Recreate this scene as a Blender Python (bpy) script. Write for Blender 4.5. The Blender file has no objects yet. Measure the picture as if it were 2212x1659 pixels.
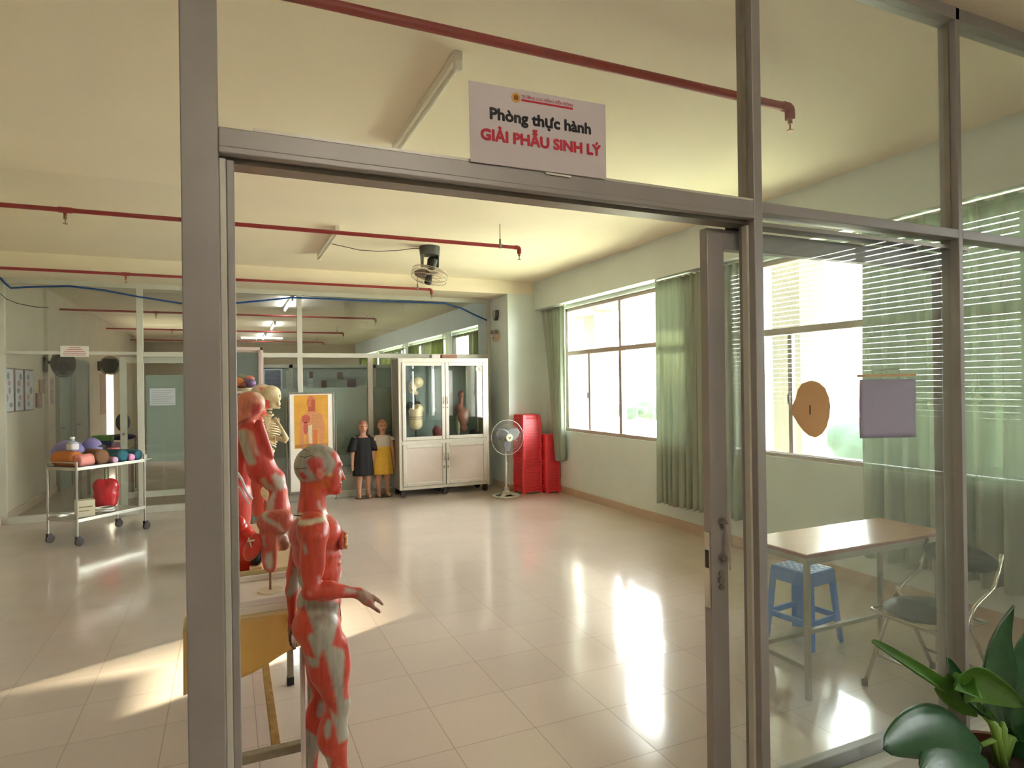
import bpy, math, random
import numpy as np
from mathutils import Vector, Matrix
random.seed(7); np.random.seed(7)
SC = bpy.context.scene
COL = SC.collection
PI = math.pi
# ---------------------------------------------------------------- camera model (2212 x 1659 frame)
FPX, YAW, PITCH, ROLL = 1372.18, 0.42013649, 0.00189659, -0.01413427
CAM = np.array([-0.50414, -4.70540, 1.61800])
def _rot():
    cy, sy, cp, sp = math.cos(YAW), math.sin(YAW), math.cos(PITCH), math.sin(PITCH)
    f = np.array([sy*cp, cy*cp, sp]); r = np.array([cy, -sy, 0.0]); u = np.cross(r, f)
    cr, sr = math.cos(ROLL), math.sin(ROLL)
    return cr*r + sr*u, -sr*r + cr*u, f
CR, CU, CF = _rot()
def at(px, py, X=None, Y=None, Z=None):
    """world point on the plane X=, Y= or Z= that the photograph shows at a pixel"""
    d = CF + CR*(px-1106)/FPX - CU*(py-829.5)/FPX
    if Y is not None: t = (Y-CAM[1])/d[1]
    elif X is not None: t = (X-CAM[0])/d[0]
    else: t = (Z-CAM[2])/d[2]
    return Vector(CAM + d*t)
def depth(p): return float((np.array(p)-CAM) @ CF)
# ---------------------------------------------------------------- scene graph helpers
def tag(o, label=None, cat=None, group=None, kind=None):
    if label: o['label'] = label
    if cat: o['category'] = cat
    if group: o['group'] = group
    if kind: o['kind'] = kind
    return o
def thing(name, loc, label=None, cat=None, group=None, kind=None, rz=0.0):
    o = bpy.data.objects.new(name, None); COL.objects.link(o)
    o.location = loc; o.rotation_euler = (0, 0, rz); o.empty_display_size = 0.1
    return tag(o, label, cat, group, kind)
def base_of(o):
    v = Vector((0, 0, 0))
    while o is not None:
        v = v + o.location; o = o.parent
    return v
def copy_tree(o, parent=None):
    c = o.copy(); COL.objects.link(c)
    if parent is not None: c.parent = parent
    for ch in list(o.children): copy_tree(ch, c)
    return c
class MB:
    def __init__(s): s.v = []; s.f = []; s.m = []; s.mi = 0
    def add(s, V, F):
        b = len(s.v); s.v += [tuple(map(float, p)) for p in V]; s.f += [tuple(b+i for i in q) for q in F]; s.m += [s.mi]*len(F); return s
    def mat(s, i): s.mi = i; return s
    def box(s, x0, y0, z0, x1, y1, z1):
        x0, x1 = min(x0, x1), max(x0, x1); y0, y1 = min(y0, y1), max(y0, y1); z0, z1 = min(z0, z1), max(z0, z1)
        V = [(x, y, z) for z in (z0, z1) for y in (y0, y1) for x in (x0, x1)]
        return s.add(V, [(0,2,3,1),(4,5,7,6),(0,1,5,4),(2,6,7,3),(0,4,6,2),(1,3,7,5)])
    def obox(s, c, size, rz=0.0, M=None):
        M = M or Matrix.Rotation(rz, 3, 'Z'); h = [a/2 for a in size]; c = Vector(c)
        V = [c + M @ Vector((sx*h[0], sy*h[1], sz*h[2])) for sz in (-1, 1) for sy in (-1, 1) for sx in (-1, 1)]
        return s.add(V, [(0,2,3,1),(4,5,7,6),(0,1,5,4),(2,6,7,3),(0,4,6,2),(1,3,7,5)])
    def bar(s, a, b, w, h, up=(0, 0, 1)):
        a, b = Vector(a), Vector(b); d = (b-a).normalized(); up = Vector(up)
        if abs(d.dot(up)) > .98: up = Vector((1, 0, 0))
        r = d.cross(up).normalized(); u = r.cross(d)
        V = [p + r*sx*w/2 + u*sz*h/2 for p in (a, b) for sx, sz in ((-1,-1),(1,-1),(1,1),(-1,1))]
        return s.add(V, [(3,2,1,0),(4,5,6,7),(0,1,5,4),(1,2,6,5),(2,3,7,6),(3,0,4,7)])
    def cyl(s, a, b, r, r2=None, n=16, caps=True):
        r2 = r if r2 is None else r2
        a, b = Vector(a), Vector(b); d = (b-a).normalized()
        up = Vector((0, 0, 1)) if abs(d.z) < .95 else Vector((1, 0, 0))
        x = d.cross(up).normalized(); y = d.cross(x)
        V = [a + x*math.cos(t)*r + y*math.sin(t)*r for t in (2*PI*i/n for i in range(n))] + [b + x*math.cos(t)*r2 + y*math.sin(t)*r2 for t in (2*PI*i/n for i in range(n))]
        F = [(i, i+n, (i+1) % n+n, (i+1) % n) for i in range(n)]
        if caps: F += [tuple(range(n)), tuple(range(2*n-1, n-1, -1))]
        return s.add(V, F)
    def tube(s, P, r, n=10, closed=False, caps=True):
        P = [Vector(p) for p in P]; m = len(P); R = r if isinstance(r, (list, tuple)) else [r]*m
        ref = Vector((0.13, 0.27, 1)).normalized(); V = []; x = None
        for i in range(m):
            if closed: d = P[(i+1) % m]-P[i-1]
            else: d = P[min(i+1, m-1)]-P[max(i-1, 0)]
            d.normalize()
            if x is None:
                x = d.cross(ref if abs(d.dot(ref)) < .95 else Vector((1, 0, 0))).normalized()
            else:
                x = (x - d*x.dot(d)).normalized()
            y = d.cross(x)
            V += [P[i] + x*math.cos(2*PI*k/n)*R[i] + y*math.sin(2*PI*k/n)*R[i] for k in range(n)]
        F = []
        for i in range(m if closed else m-1):
            a, b = i*n, ((i+1) % m)*n
            F += [(a+k, a+(k+1) % n, b+(k+1) % n, b+k) for k in range(n)]
        if caps and not closed: F += [tuple(range(n-1, -1, -1)), tuple(range((m-1)*n, m*n))]
        return s.add(V, F)
    def ell(s, c, r, nu=18, nv=12, M=None):
        c = Vector(c); r = (r, r, r) if not isinstance(r, (tuple, list)) else r
        V = []; F = []
        for j in range(nv+1):
            t = PI*j/nv
            for i in range(nu):
                p = 2*PI*i/nu
                q = Vector((r[0]*math.sin(t)*math.cos(p), r[1]*math.sin(t)*math.sin(p), r[2]*math.cos(t)))
                V.append(c + (M @ q if M else q))
        for j in range(nv):
            for i in range(nu):
                F.append((j*nu+i, (j+1)*nu+i, (j+1)*nu+(i+1) % nu, j*nu+(i+1) % nu))
        return s.add(V, F)
    def lathe(s, prof, c=(0, 0, 0), n=28, axis='Z', sx=1.0, sy=1.0):
        V = []; F = []; c = Vector(c); m = len(prof)
        for (r, h) in prof:
            for i in range(n):
                t = 2*PI*i/n; a, b = r*math.cos(t)*sx, r*math.sin(t)*sy
                V.append(c + (Vector((a, b, h)) if axis == 'Z' else Vector((a, h, b)) if axis == 'Y' else Vector((h, a, b))))
        for j in range(m-1):
            for i in range(n): F.append((j*n+i, j*n+(i+1) % n, (j+1)*n+(i+1) % n, (j+1)*n+i))
        F += [tuple(range(n-1, -1, -1)), tuple(range((m-1)*n, m*n))]
        return s.add(V, F)
    def quad(s, a, b, c, d): return s.add([a, b, c, d], [(0, 1, 2, 3)])
    def prism(s, poly, y0, y1, plane='XZ'):
        n = len(poly)
        mk = (lambda p, y: (p[0], y, p[1])) if plane == 'XZ' else (lambda p, y: (y, p[0], p[1])) if plane == 'YZ' else (lambda p, y: (p[0], p[1], y))
        V = [mk(p, y0) for p in poly] + [mk(p, y1) for p in poly]
        return s.add(V, [tuple(range(n)), tuple(range(2*n-1, n-1, -1))] + [(i, i+n, (i+1) % n+n, (i+1) % n) for i in range(n)])
    def grid(s, fn, nu, nv, closed_u=False):
        V = [fn(i/(nu if closed_u else nu-1), j/(nv-1)) for j in range(nv) for i in range(nu)]
        F = []
        for j in range(nv-1):
            for i in range(nu if closed_u else nu-1):
                F.append((j*nu+i, j*nu+(i+1) % nu, (j+1)*nu+(i+1) % nu, (j+1)*nu+i))
        return s.add(V, F)
    def build(s, name, mats, parent=None, smooth=False, bevel=0.0, world=True, origin=None, solid=0.0, sub=0):
        me = bpy.data.meshes.new(name)
        V = [Vector(v) for v in s.v]
        o = bpy.data.objects.new(name, me)
        if parent is not None:
            if world:
                b = base_of(parent); V = [v-b for v in V]
        else:
            if origin is None:
                xs = [v.x for v in V]; ys = [v.y for v in V]; zs = [v.z for v in V]
                origin = Vector(((min(xs)+max(xs))/2, (min(ys)+max(ys))/2, min(zs)))
            origin = Vector(origin); V = [v-origin for v in V]; o.location = origin
        me.from_pydata([tuple(v) for v in V], [], s.f)
        for m in (mats if isinstance(mats, (list, tuple)) else [mats]): me.materials.append(m)
        if any(s.m): me.polygons.foreach_set('material_index', s.m)
        import bmesh
        bm = bmesh.new(); bm.from_mesh(me); bmesh.ops.recalc_face_normals(bm, faces=bm.faces); bm.to_mesh(me); bm.free()
        if smooth:
            me.polygons.foreach_set('use_smooth', [True]*len(me.polygons))
        COL.objects.link(o)
        if parent is not None: o.parent = parent
        if solid:
            md = o.modifiers.new('solid', 'SOLIDIFY'); md.thickness = solid; md.offset = 0
        if bevel:
            md = o.modifiers.new('bevel', 'BEVEL'); md.width = bevel; md.segments = 2; md.limit_method = 'ANGLE'; md.angle_limit = 0.7
        if sub:
            md = o.modifiers.new('sub', 'SUBSURF'); md.levels = sub; md.render_levels = sub
        if smooth == 'auto':
            try: me.set_sharp_from_angle(angle=0.7)
            except Exception: pass
        return o
def struct(name, mb, m, **k):
    o = mb.build(name, m, **k)
    o['kind'] = 'structure'; return o
# ---------------------------------------------------------------- materials
def lin(c):
    return tuple(((x/255)/12.92 if x/255 <= .04045 else ((x/255+.055)/1.055)**2.4) for x in c)
MATS = {}
def nodes(m):
    m.use_nodes = True; nt = m.node_tree; nt.nodes.clear()
    out = nt.nodes.new('ShaderNodeOutputMaterial'); return nt, out
def pbr(name, rgb, rough=.5, metal=0.0, noise=0.0, nscale=8.0, bump=0.0, bscale=60.0, trans=0.0, spec=.5, coat=0.0, attr=None, emit=None, estr=0.0, stretch=None):
    """procedural principled material; rgb is an sRGB triple of the thing's own colour"""
    if name in MATS: return MATS[name]
    m = bpy.data.materials.new(name); nt, out = nodes(m)
    b = nt.nodes.new('ShaderNodeBsdfPrincipled'); c = lin(rgb)
    b.inputs['Roughness'].default_value = rough; b.inputs['Metallic'].default_value = metal
    b.inputs['Specular IOR Level'].default_value = spec; b.inputs['Coat Weight'].default_value = coat
    tc = nt.nodes.new('ShaderNodeTexCoord')
    src = tc.outputs['Object']
    if stretch:
        mp = nt.nodes.new('ShaderNodeMapping'); mp.inputs['Scale'].default_value = stretch
        nt.links.new(src, mp.inputs['Vector']); src = mp.outputs['Vector']
    nz = nt.nodes.new('ShaderNodeTexNoise'); nz.inputs['Scale'].default_value = nscale; nz.inputs['Detail'].default_value = 5
    nt.links.new(src, nz.inputs['Vector'])
    mx = nt.nodes.new('ShaderNodeMixRGB'); mx.blend_type = 'MULTIPLY'; mx.inputs['Fac'].default_value = 1.0
    if attr:
        at_ = nt.nodes.new('ShaderNodeAttribute'); at_.attribute_name = attr; nt.links.new(at_.outputs['Color'], mx.inputs['Color1'])
    else: mx.inputs['Color1'].default_value = (*c, 1)
    rp = nt.nodes.new('ShaderNodeMapRange'); rp.inputs['From Min'].default_value = .25; rp.inputs['From Max'].default_value = .75
    rp.inputs['To Min'].default_value = 1-noise; rp.inputs['To Max'].default_value = 1+noise*.3
    nt.links.new(nz.outputs['Fac'], rp.inputs['Value']); nt.links.new(rp.outputs['Result'], mx.inputs['Color2'])
    nt.links.new(mx.outputs['Color'], b.inputs['Base Color'])
    if bump:
        n2 = nt.nodes.new('ShaderNodeTexNoise'); n2.inputs['Scale'].default_value = bscale; n2.inputs['Detail'].default_value = 4
        nt.links.new(src, n2.inputs['Vector'])
        bp = nt.nodes.new('ShaderNodeBump'); bp.inputs['Strength'].default_value = bump; bp.inputs['Distance'].default_value = .004
        nt.links.new(n2.outputs['Fac'], bp.inputs['Height']); nt.links.new(bp.outputs['Normal'], b.inputs['Normal'])
    if emit:
        b.inputs['Emission Color'].default_value = (*lin(emit), 1); b.inputs['Emission Strength'].default_value = estr
    last = b.outputs['BSDF']
    if trans:
        t = nt.nodes.new('ShaderNodeBsdfTranslucent'); nt.links.new(mx.outputs['Color'], t.inputs['Color'])
        ms = nt.nodes.new('ShaderNodeMixShader'); ms.inputs['Fac'].default_value = trans
        nt.links.new(last, ms.inputs[1]); nt.links.new(t.outputs['BSDF'], ms.inputs[2]); last = ms.outputs['Shader']
    nt.links.new(last, out.inputs['Surface'])
    MATS[name] = m; return m
def glass(name, tint=(255, 255, 255), dust=0.0, dustc=(220, 225, 220), gloss=1.0):
    if name in MATS: return MATS[name]
    m = bpy.data.materials.new(name); nt, out = nodes(m)
    tr = nt.nodes.new('ShaderNodeBsdfTransparent'); tr.inputs['Color'].default_value = (*lin(tint), 1)
    gl = nt.nodes.new('ShaderNodeBsdfGlossy'); gl.inputs['Roughness'].default_value = 0.015; gl.inputs['Color'].default_value = (gloss, gloss, gloss, 1)
    lw = nt.nodes.new('ShaderNodeLayerWeight')
    pw = nt.nodes.new('ShaderNodeMath'); pw.operation = 'POWER'; nt.links.new(lw.outputs['Facing'], pw.inputs[0]); pw.inputs[1].default_value = 5.0
    fr = nt.nodes.new('ShaderNodeMath'); fr.operation = 'MULTIPLY_ADD'; nt.links.new(pw.outputs[0], fr.inputs[0]); fr.inputs[1].default_value = .96; fr.inputs[2].default_value = .04
    mx = nt.nodes.new('ShaderNodeMixShader')
    nt.links.new(fr.outputs[0], mx.inputs['Fac']); nt.links.new(tr.outputs['BSDF'], mx.inputs[1]); nt.links.new(gl.outputs['BSDF'], mx.inputs[2])
    last = mx.outputs['Shader']
    if dust:
        df = nt.nodes.new('ShaderNodeBsdfTranslucent'); df.inputs['Color'].default_value = (*lin(dustc), 1)
        d2 = nt.nodes.new('ShaderNodeBsdfDiffuse'); d2.inputs['Color'].default_value = (*lin(dustc), 1)
        mm = nt.nodes.new('ShaderNodeMixShader'); mm.inputs['Fac'].default_value = .5
        nt.links.new(df.outputs['BSDF'], mm.inputs[1]); nt.links.new(d2.outputs['BSDF'], mm.inputs[2])
        m2 = nt.nodes.new('ShaderNodeMixShader'); m2.inputs['Fac'].default_value = dust
        nt.links.new(last, m2.inputs[1]); nt.links.new(mm.outputs['Shader'], m2.inputs[2]); last = m2.outputs['Shader']
    nt.links.new(last, out.inputs['Surface'])
    MATS[name] = m; return m
def floor_mat():
    m = bpy.data.materials.new('glazed_floor_tile'); nt, out = nodes(m); N = nt.nodes.new; L = nt.links.new
    b = N('ShaderNodeBsdfPrincipled'); geo = N('ShaderNodeNewGeometry'); sep = N('ShaderNodeSeparateXYZ'); L(geo.outputs['Position'], sep.inputs['Vector'])
    def math_(op, a, b_=None):
        n = N('ShaderNodeMath'); n.operation = op
        for i, v in enumerate((a, b_)):
            if v is None: continue
            if isinstance(v, (int, float)): n.inputs[i].default_value = v
            else: L(v, n.inputs[i])
        return n.outputs[0]
    ids = []; mask = None
    for ax in ('X', 'Y'):
        q = math_('DIVIDE', sep.outputs[ax], 0.4); ids.append(math_('FLOOR', q))
        f = math_('FRACT', q); d = math_('ABSOLUTE', math_('SUBTRACT', f, .5))
        g = math_('GREATER_THAN', d, .4955); mask = g if mask is None else math_('MAXIMUM', mask, g)
    cb = N('ShaderNodeCombineXYZ'); L(ids[0], cb.inputs[0]); L(ids[1], cb.inputs[1])
    wn = N('ShaderNodeTexWhiteNoise'); wn.noise_dimensions = '3D'; L(cb.outputs[0], wn.inputs['Vector'])
    nz = N('ShaderNodeTexNoise'); nz.inputs['Scale'].default_value = 3.0; nz.inputs['Detail'].default_value = 6; L(geo.outputs['Position'], nz.inputs['Vector'])
    tone = math_('ADD', math_('MULTIPLY', wn.outputs['Value'], .05), math_('ADD', math_('MULTIPLY', nz.outputs['Fac'], .08), .90))
    c1 = N('ShaderNodeMixRGB'); c1.blend_type = 'MULTIPLY'; c1.inputs[0].default_value = 1; c1.inputs[1].default_value = (*lin(FLOOR_RGB), 1); L(tone, c1.inputs[2])
    c2 = N('ShaderNodeMixRGB'); L(mask, c2.inputs[0]); L(c1.outputs[0], c2.inputs[1]); c2.inputs[2].default_value = (*lin((140, 122, 104)), 1)
    L(c2.outputs[0], b.inputs['Base Color'])
    rg = math_('ADD', math_('MULTIPLY', nz.outputs['Fac'], .12), math_('ADD', math_('MULTIPLY', mask, .4), .07)); L(rg, b.inputs['Roughness'])
    # each tile lies a hair out of level
    vs = N('ShaderNodeVectorMath'); vs.operation = 'SUBTRACT'; L(wn.outputs['Color'], vs.inputs[0]); vs.inputs[1].default_value = (.5, .5, .5)
    vm = N('ShaderNodeVectorMath'); vm.operation = 'SCALE'; L(vs.outputs[0], vm.inputs[0]); vm.inputs['Scale'].default_value = .012
    bp = N('ShaderNodeBump'); bp.inputs['Strength'].default_value = .05; bp.inputs['Distance'].default_value = .01; L(nz.outputs['Fac'], bp.inputs['Height'])
    va = N('ShaderNodeVectorMath'); va.operation = 'ADD'; L(bp.outputs['Normal'], va.inputs[0]); L(vm.outputs[0], va.inputs[1])
    vn = N('ShaderNodeVectorMath'); vn.operation = 'NORMALIZE'; L(va.outputs[0], vn.inputs[0]); L(vn.outputs[0], b.inputs['Normal'])
    b.inputs['Specular IOR Level'].default_value = .6
    L(b.outputs[0], out.inputs['Surface']); return m
# ---------------------------------------------------------------- soft bodies: signed distances -> surface nets
def sdf_mesh(prims, res, k=.02, pad=.03):
    """prims: dicts a,ra,b,rb (tapered capsule) or c,r (ellipsoid, optional M), optional k, sub. Returns verts, quads"""
    lo = np.full(3, 1e9); hi = -lo
    for p in prims:
        if p.get('sub'): continue
        if 'a' in p: P = [(p['a'], p['ra']), (p['b'], p['rb'])]
        else: P = [(p['c'], max(p['r']))]
        for c, r in P: lo = np.minimum(lo, np.array(c)-r); hi = np.maximum(hi, np.array(c)+r)
    lo -= pad; hi += pad
    n = np.ceil((hi-lo)/res).astype(int)+1
    F = np.full(n, 1.0, np.float32)
    for p in prims:
        kk = p.get('k', k)
        if 'a' in p:
            a, b = np.array(p['a'], float), np.array(p['b'], float); R = max(p['ra'], p['rb'])
            l, h = np.minimum(a, b)-R, np.maximum(a, b)+R
        else:
            c = np.array(p['c'], float); r = np.array(p['r'], float); R = r.max(); l, h = c-R, c+R
        m = kk+res*3
        i0 = np.clip(((l-m-lo)/res).astype(int), 0, n-1); i1 = np.clip(((h+m-lo)/res).astype(int)+2, 1, n)
        sl = tuple(slice(i0[q], i1[q]) for q in range(3))
        X, Y, Z = np.meshgrid(*[lo[q]+res*np.arange(i0[q], i1[q]) for q in range(3)], indexing='ij')
        if 'a' in p:
            ab = b-a; L2 = max(ab@ab, 1e-12)
            hh = np.clip(((X-a[0])*ab[0]+(Y-a[1])*ab[1]+(Z-a[2])*ab[2])/L2, 0, 1)
            d = np.sqrt((X-a[0]-hh*ab[0])**2+(Y-a[1]-hh*ab[1])**2+(Z-a[2]-hh*ab[2])**2)-(p['ra']+(p['rb']-p['ra'])*hh)
        else:
            x, y, z = X-c[0], Y-c[1], Z-c[2]
            if 'M' in p:
                M = np.array(p['M']); x, y, z = M[0,0]*x+M[1,0]*y+M[2,0]*z, M[0,1]*x+M[1,1]*y+M[2,1]*z, M[0,2]*x+M[1,2]*y+M[2,2]*z
            k0 = np.sqrt((x/r[0])**2+(y/r[1])**2+(z/r[2])**2); k1 = np.sqrt((x/r[0]**2)**2+(y/r[1]**2)**2+(z/r[2]**2)**2)+1e-9
            d = np.where(k0 < 1e-4, -r.min(), k0*(k0-1)/k1)
        G = F[sl]
        if p.get('sub'):
            h_ = np.clip(.5-.5*(G+d)/kk, 0, 1); F[sl] = G*(1-h_)-d*h_+kk*h_*(1-h_)
        else:
            h_ = np.clip(.5+.5*(d-G)/kk, 0, 1); F[sl] = d*(1-h_)+G*h_-kk*h_*(1-h_)
    S = F < 0
    c = S[:-1,:-1,:-1].astype(np.int8)
    tot = sum(S[i:n[0]-1+i, j:n[1]-1+j, l_:n[2]-1+l_].astype(np.int8) for i in (0,1) for j in (0,1) for l_ in (0,1))
    act = (tot > 0) & (tot < 8)
    idx = -np.ones(act.shape, int); cells = np.argwhere(act); idx[act] = np.arange(len(cells))
    acc = np.zeros((len(cells), 3)); cnt = np.zeros(len(cells))
    cor = [(i, j, l_) for i in (0,1) for j in (0,1) for l_ in (0,1)]
    val = {q: F[cells[:,0]+q[0], cells[:,1]+q[1], cells[:,2]+q[2]] for q in cor}
    for q in cor:
        for ax in range(3):
            if q[ax]: continue
            q2 = list(q); q2[ax] = 1; q2 = tuple(q2)
            v0, v1 = val[q], val[q2]; mk = (v0 < 0) != (v1 < 0)
            t = np.where(mk, v0/np.where(mk, v0-v1, 1), 0)
            pt = np.array(q, float)[None, :].repeat(len(cells), 0); pt[:, ax] += t
            acc += pt*mk[:, None]; cnt += mk
    V = lo + res*(cells + acc/np.maximum(cnt, 1)[:, None])
    quads = []
    for ax in range(3):
        u, w = [(1, 2), (2, 0), (0, 1)][ax]
        A = S[tuple(slice(0, n[q]-1) if q == ax else slice(1, n[q]-1) for q in range(3))]
        B = S[tuple(slice(1, n[q]) if q == ax else slice(1, n[q]-1) for q in range(3))]
        E = np.argwhere(A != B)
        if not len(E): continue
        off = np.ones(3, int); off[ax] = 0; E = E+off
        inside = S[E[:,0], E[:,1], E[:,2]]
        du = np.zeros(3, int); du[u] = 1; dw = np.zeros(3, int); dw[w] = 1
        g = lambda e: idx[e[:,0], e[:,1], e[:,2]]
        Q = np.stack([g(E-du-dw), g(E-dw), g(E), g(E-du)], 1)
        Q[~inside] = Q[~inside][:, ::-1]; quads.append(Q)
    return V, np.concatenate(quads)
def in_poly(x, z, poly):
    ins = np.zeros(len(x), bool); n = len(poly); j = n-1
    for i in range(n):
        xi, zi = poly[i]; xj, zj = poly[j]
        if zi != zj: ins ^= ((zi > z) != (zj > z)) & (x < (xj-xi)*(z-zi)/(zj-zi)+xi)
        j = i
    return ins
def soft(name, prims, res, m, parent=None, k=.02, base=None, paint=(), world=True, origin=None, smooth_iter=1):
    """one continuous mesh from prims; paint: list of (function(V)->mask, rgb) written to the colour attribute 'Col'"""
    V, Q = sdf_mesh(prims, res, k)
    mb = MB(); mb.v = [tuple(v) for v in V]; mb.f = [tuple(int(i) for i in q) for q in Q]; mb.m = [0]*len(Q)
    o = mb.build(name, m, parent, smooth=True, world=world, origin=origin)
    if base is not None:
        C = np.ones((len(V), 4), np.float32); C[:, :3] = lin(base)
        for fn, rgb in paint:
            mk = np.asarray(fn(V), float); mk = mk[:, None]
            C[:, :3] = C[:, :3]*(1-mk)+np.array(lin(rgb))[None]*mk
        for _ in range(2):
            S = C.copy(); W = np.ones(len(V))
            for i in range(4):
                np.add.at(S, Q[:, i], C[Q[:, (i+1) % 4]]); np.add.at(W, Q[:, i], 1)
            C = S/W[:, None]; C = C.astype(np.float32)
        a = o.data.color_attributes.new('Col', 'FLOAT_COLOR', 'POINT'); a.data.foreach_set('color', C.ravel())
    if smooth_iter:
        md = o.modifiers.new('smooth', 'SMOOTH'); md.factor = .5; md.iterations = smooth_iter
    return o
def cap(a, ra, b, rb, **k): return dict(a=tuple(a), ra=ra, b=tuple(b), rb=rb, **k)
def eli(c, r, **k): return dict(c=tuple(c), r=tuple(r) if not isinstance(r, (int, float)) else (r, r, r), **k)
FONT_CACHE = {}
def text(name, s, size, m, parent, M, bold=0.0, width=None, depth_=0.0004):
    """flat lettering as a mesh; M maps text plane (x right, y up) to world"""
    cu = bpy.data.curves.new(name, 'FONT'); cu.body = s; cu.size = size; cu.align_x = 'CENTER'; cu.align_y = 'BOTTOM_BASELINE'
    cu.extrude = depth_; cu.resolution_u = 3
    t = bpy.data.objects.new(name, cu); COL.objects.link(t)
    bpy.context.view_layer.update()
    me = bpy.data.meshes.new_from_object(t.evaluated_get(bpy.context.evaluated_depsgraph_get()))
    bpy.data.objects.remove(t); bpy.data.curves.remove(cu)
    xs = [v.co.x for v in me.vertices]
    sc = width/(max(xs)-min(xs)) if width and xs else 1.0
    b = base_of(parent)
    if bold:
        V0 = [v.co.copy() for v in me.vertices]; F0 = [tuple(p.vertices) for p in me.polygons]; V, Fc = [], []
        for k in range(8):
            dx, dy = bold*math.cos(k*PI/4)/sc, bold*math.sin(k*PI/4); o_ = len(V)
            V += [(v.x+dx, v.y+dy, v.z+k*2e-5) for v in V0]; Fc += [tuple(i+o_ for i in f) for f in F0]
        bpy.data.meshes.remove(me); me = bpy.data.meshes.new(name); me.from_pydata(V, [], Fc)
    for v in me.vertices: v.co = M @ Vector((v.co.x*sc, v.co.y, v.co.z)) - b
    me.name = name; me.materials.clear(); me.materials.append(m)
    o = bpy.data.objects.new(name, me); COL.objects.link(o); o.parent = parent
    return o
def frame_M(o, ex, ey):
    ex, ey = Vector(ex).normalized(), Vector(ey).normalized(); ez = ex.cross(ey)
    M = Matrix.Identity(4)
    for i in range(3): M[i][0], M[i][1], M[i][2], M[i][3] = ex[i], ey[i], ez[i], o[i]
    return M
FLOOR_RGB = (199, 184, 175)
SKY, SUN, SAZ, SEL, FILL, EXPO = 9.0, 9.0, .454, .45, 48.0, 1.95
# ================================================================= MATERIALS
ALU = pbr('painted_aluminium', (156, 152, 148), .42, .2, noise=.10, nscale=5, spec=.5)
ALUW = pbr('pale_aluminium', (205, 203, 190), .4, .15, noise=.06, nscale=6)
ALUD = pbr('window_aluminium', (176, 158, 148), .42, .2, noise=.06)
CEILM = pbr('cream_ceiling_paint', (239, 228, 206), .8, noise=.05, nscale=1.2, bump=.05, bscale=30)
CREAM = pbr('beige_wall_paint', (204, 190, 168), .65, noise=.08, nscale=2, bump=.05, bscale=25)
GREEN = pbr('pale_green_wall_paint', (216, 226, 222), .5, noise=.05, nscale=2.5, bump=.05, bscale=30)
SKIRT = pbr('skirting_tile', (196, 172, 152), .3, noise=.06, nscale=6)
FLOORM = floor_mat()
GL = glass('clear_glass', (253, 255, 254))
GLD = glass('dusty_glass', (253, 255, 254), dust=.05, dustc=(214, 228, 222))
GLW = glass('window_glass', (252, 255, 253), dust=.01)
FILM = pbr('grey_green_film', (140, 150, 140), .28, noise=.05, nscale=3)
RED = pbr('red_pipe_paint', (150, 44, 46), .45, noise=.10, nscale=12)
BRASS = pbr('brass_metal', (150, 110, 80), .35, .8)
STEEL = pbr('brushed_steel', (190, 186, 176), .28, .85, noise=.08)
DSTEEL = pbr('dull_steel', (150, 143, 132), .4, .7, noise=.12)
BLACK = pbr('black_plastic', (28, 27, 27), .45)
DARKF = pbr('dark_rubber', (52, 44, 42), .6)
WHITE = pbr('white_paint', (228, 224, 214), .4, noise=.04)
WPLA = pbr('white_plastic', (224, 220, 208), .35)
PAPER = pbr('white_paper', (214, 210, 212), .7, noise=.04, nscale=3)
CURT = pbr('green_grey_curtain', (184, 194, 178), .8, noise=.14, nscale=3, stretch=(6, 6, .3), trans=.3, bump=.2, bscale=200)
CURT2 = pbr('olive_curtain', (138, 146, 100), .8, noise=.3, nscale=4, stretch=(6, 6, .3), trans=.35)
CONC = pbr('cream_concrete', (120, 108, 94), .8, noise=.08, nscale=1.5)
BLUE = pbr('blue_cable_sheath', (26, 76, 150), .4)
LAMP = pbr('lit_tube', (255, 255, 255), .4, emit=(235, 245, 255), estr=14.0)
INKK = pbr('black_ink', (36, 32, 36), .7)
INKR = pbr('red_ink', (190, 44, 62), .7)
ZC = 3.22           # ceiling
XR = 4.05           # window wall
XL = -3.06          # left wall
YN = -3.0           # front of the near partition
YB = 4.90           # back partition
YF = 19.5           # far end of the rooms behind
YC = -6.8           # back wall of the corridor the camera stands in
WT = .22
# ================================================================= SHELL
struct('floor', MB().box(XL-WT, YC-WT, -.12, XR+WT, YF+WT, 0), FLOORM)
struct('ceiling', MB().box(XL-WT, YC-WT, ZC, XR+WT, YF+WT, ZC+.15), CEILM)
struct('wall_left', MB().box(XL-WT, YC-WT, 0, XL, 12.4, ZC).box(XL-WT, 13.4, 0, XL, YF+WT, ZC).box(XL-WT, 12.4, 2.05, XL, 13.4, ZC).box(XL-WT, 12.4, 0, XL, 13.4, .45), CREAM)
struct('wall_far', MB().box(XL, YF, 0, XR, YF+WT, ZC), CREAM)
struct('wall_corridor', MB().box(XL, YC-WT, 0, XR, YC, ZC), pbr('corridor_wall_paint', (150, 147, 144), .7))
WIN = [(-6.2, -3.25), (-2.9, -.16), (.78, 3.62), (5.6, 8.4), (9.2, 12.0), (12.8, 15.6), (16.2, 18.8)]
SILL, HEAD = .93, 2.74
w = MB(); y = YC-WT
for a, b in WIN:
    w.box(XR, y, 0, XR+WT, a, ZC); w.box(XR, a, 0, XR+WT, b, SILL); w.box(XR, a, HEAD, XR+WT, b, ZC); y = b
w.box(XR, y, 0, XR+WT, YF+WT, ZC)
struct('wall_right', w, GREEN)
struct('trim_1', MB().box(XL, 4.2, 3.02, XR, 5.45, ZC), CEILM)                      # ceiling beam over the back partition
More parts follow.
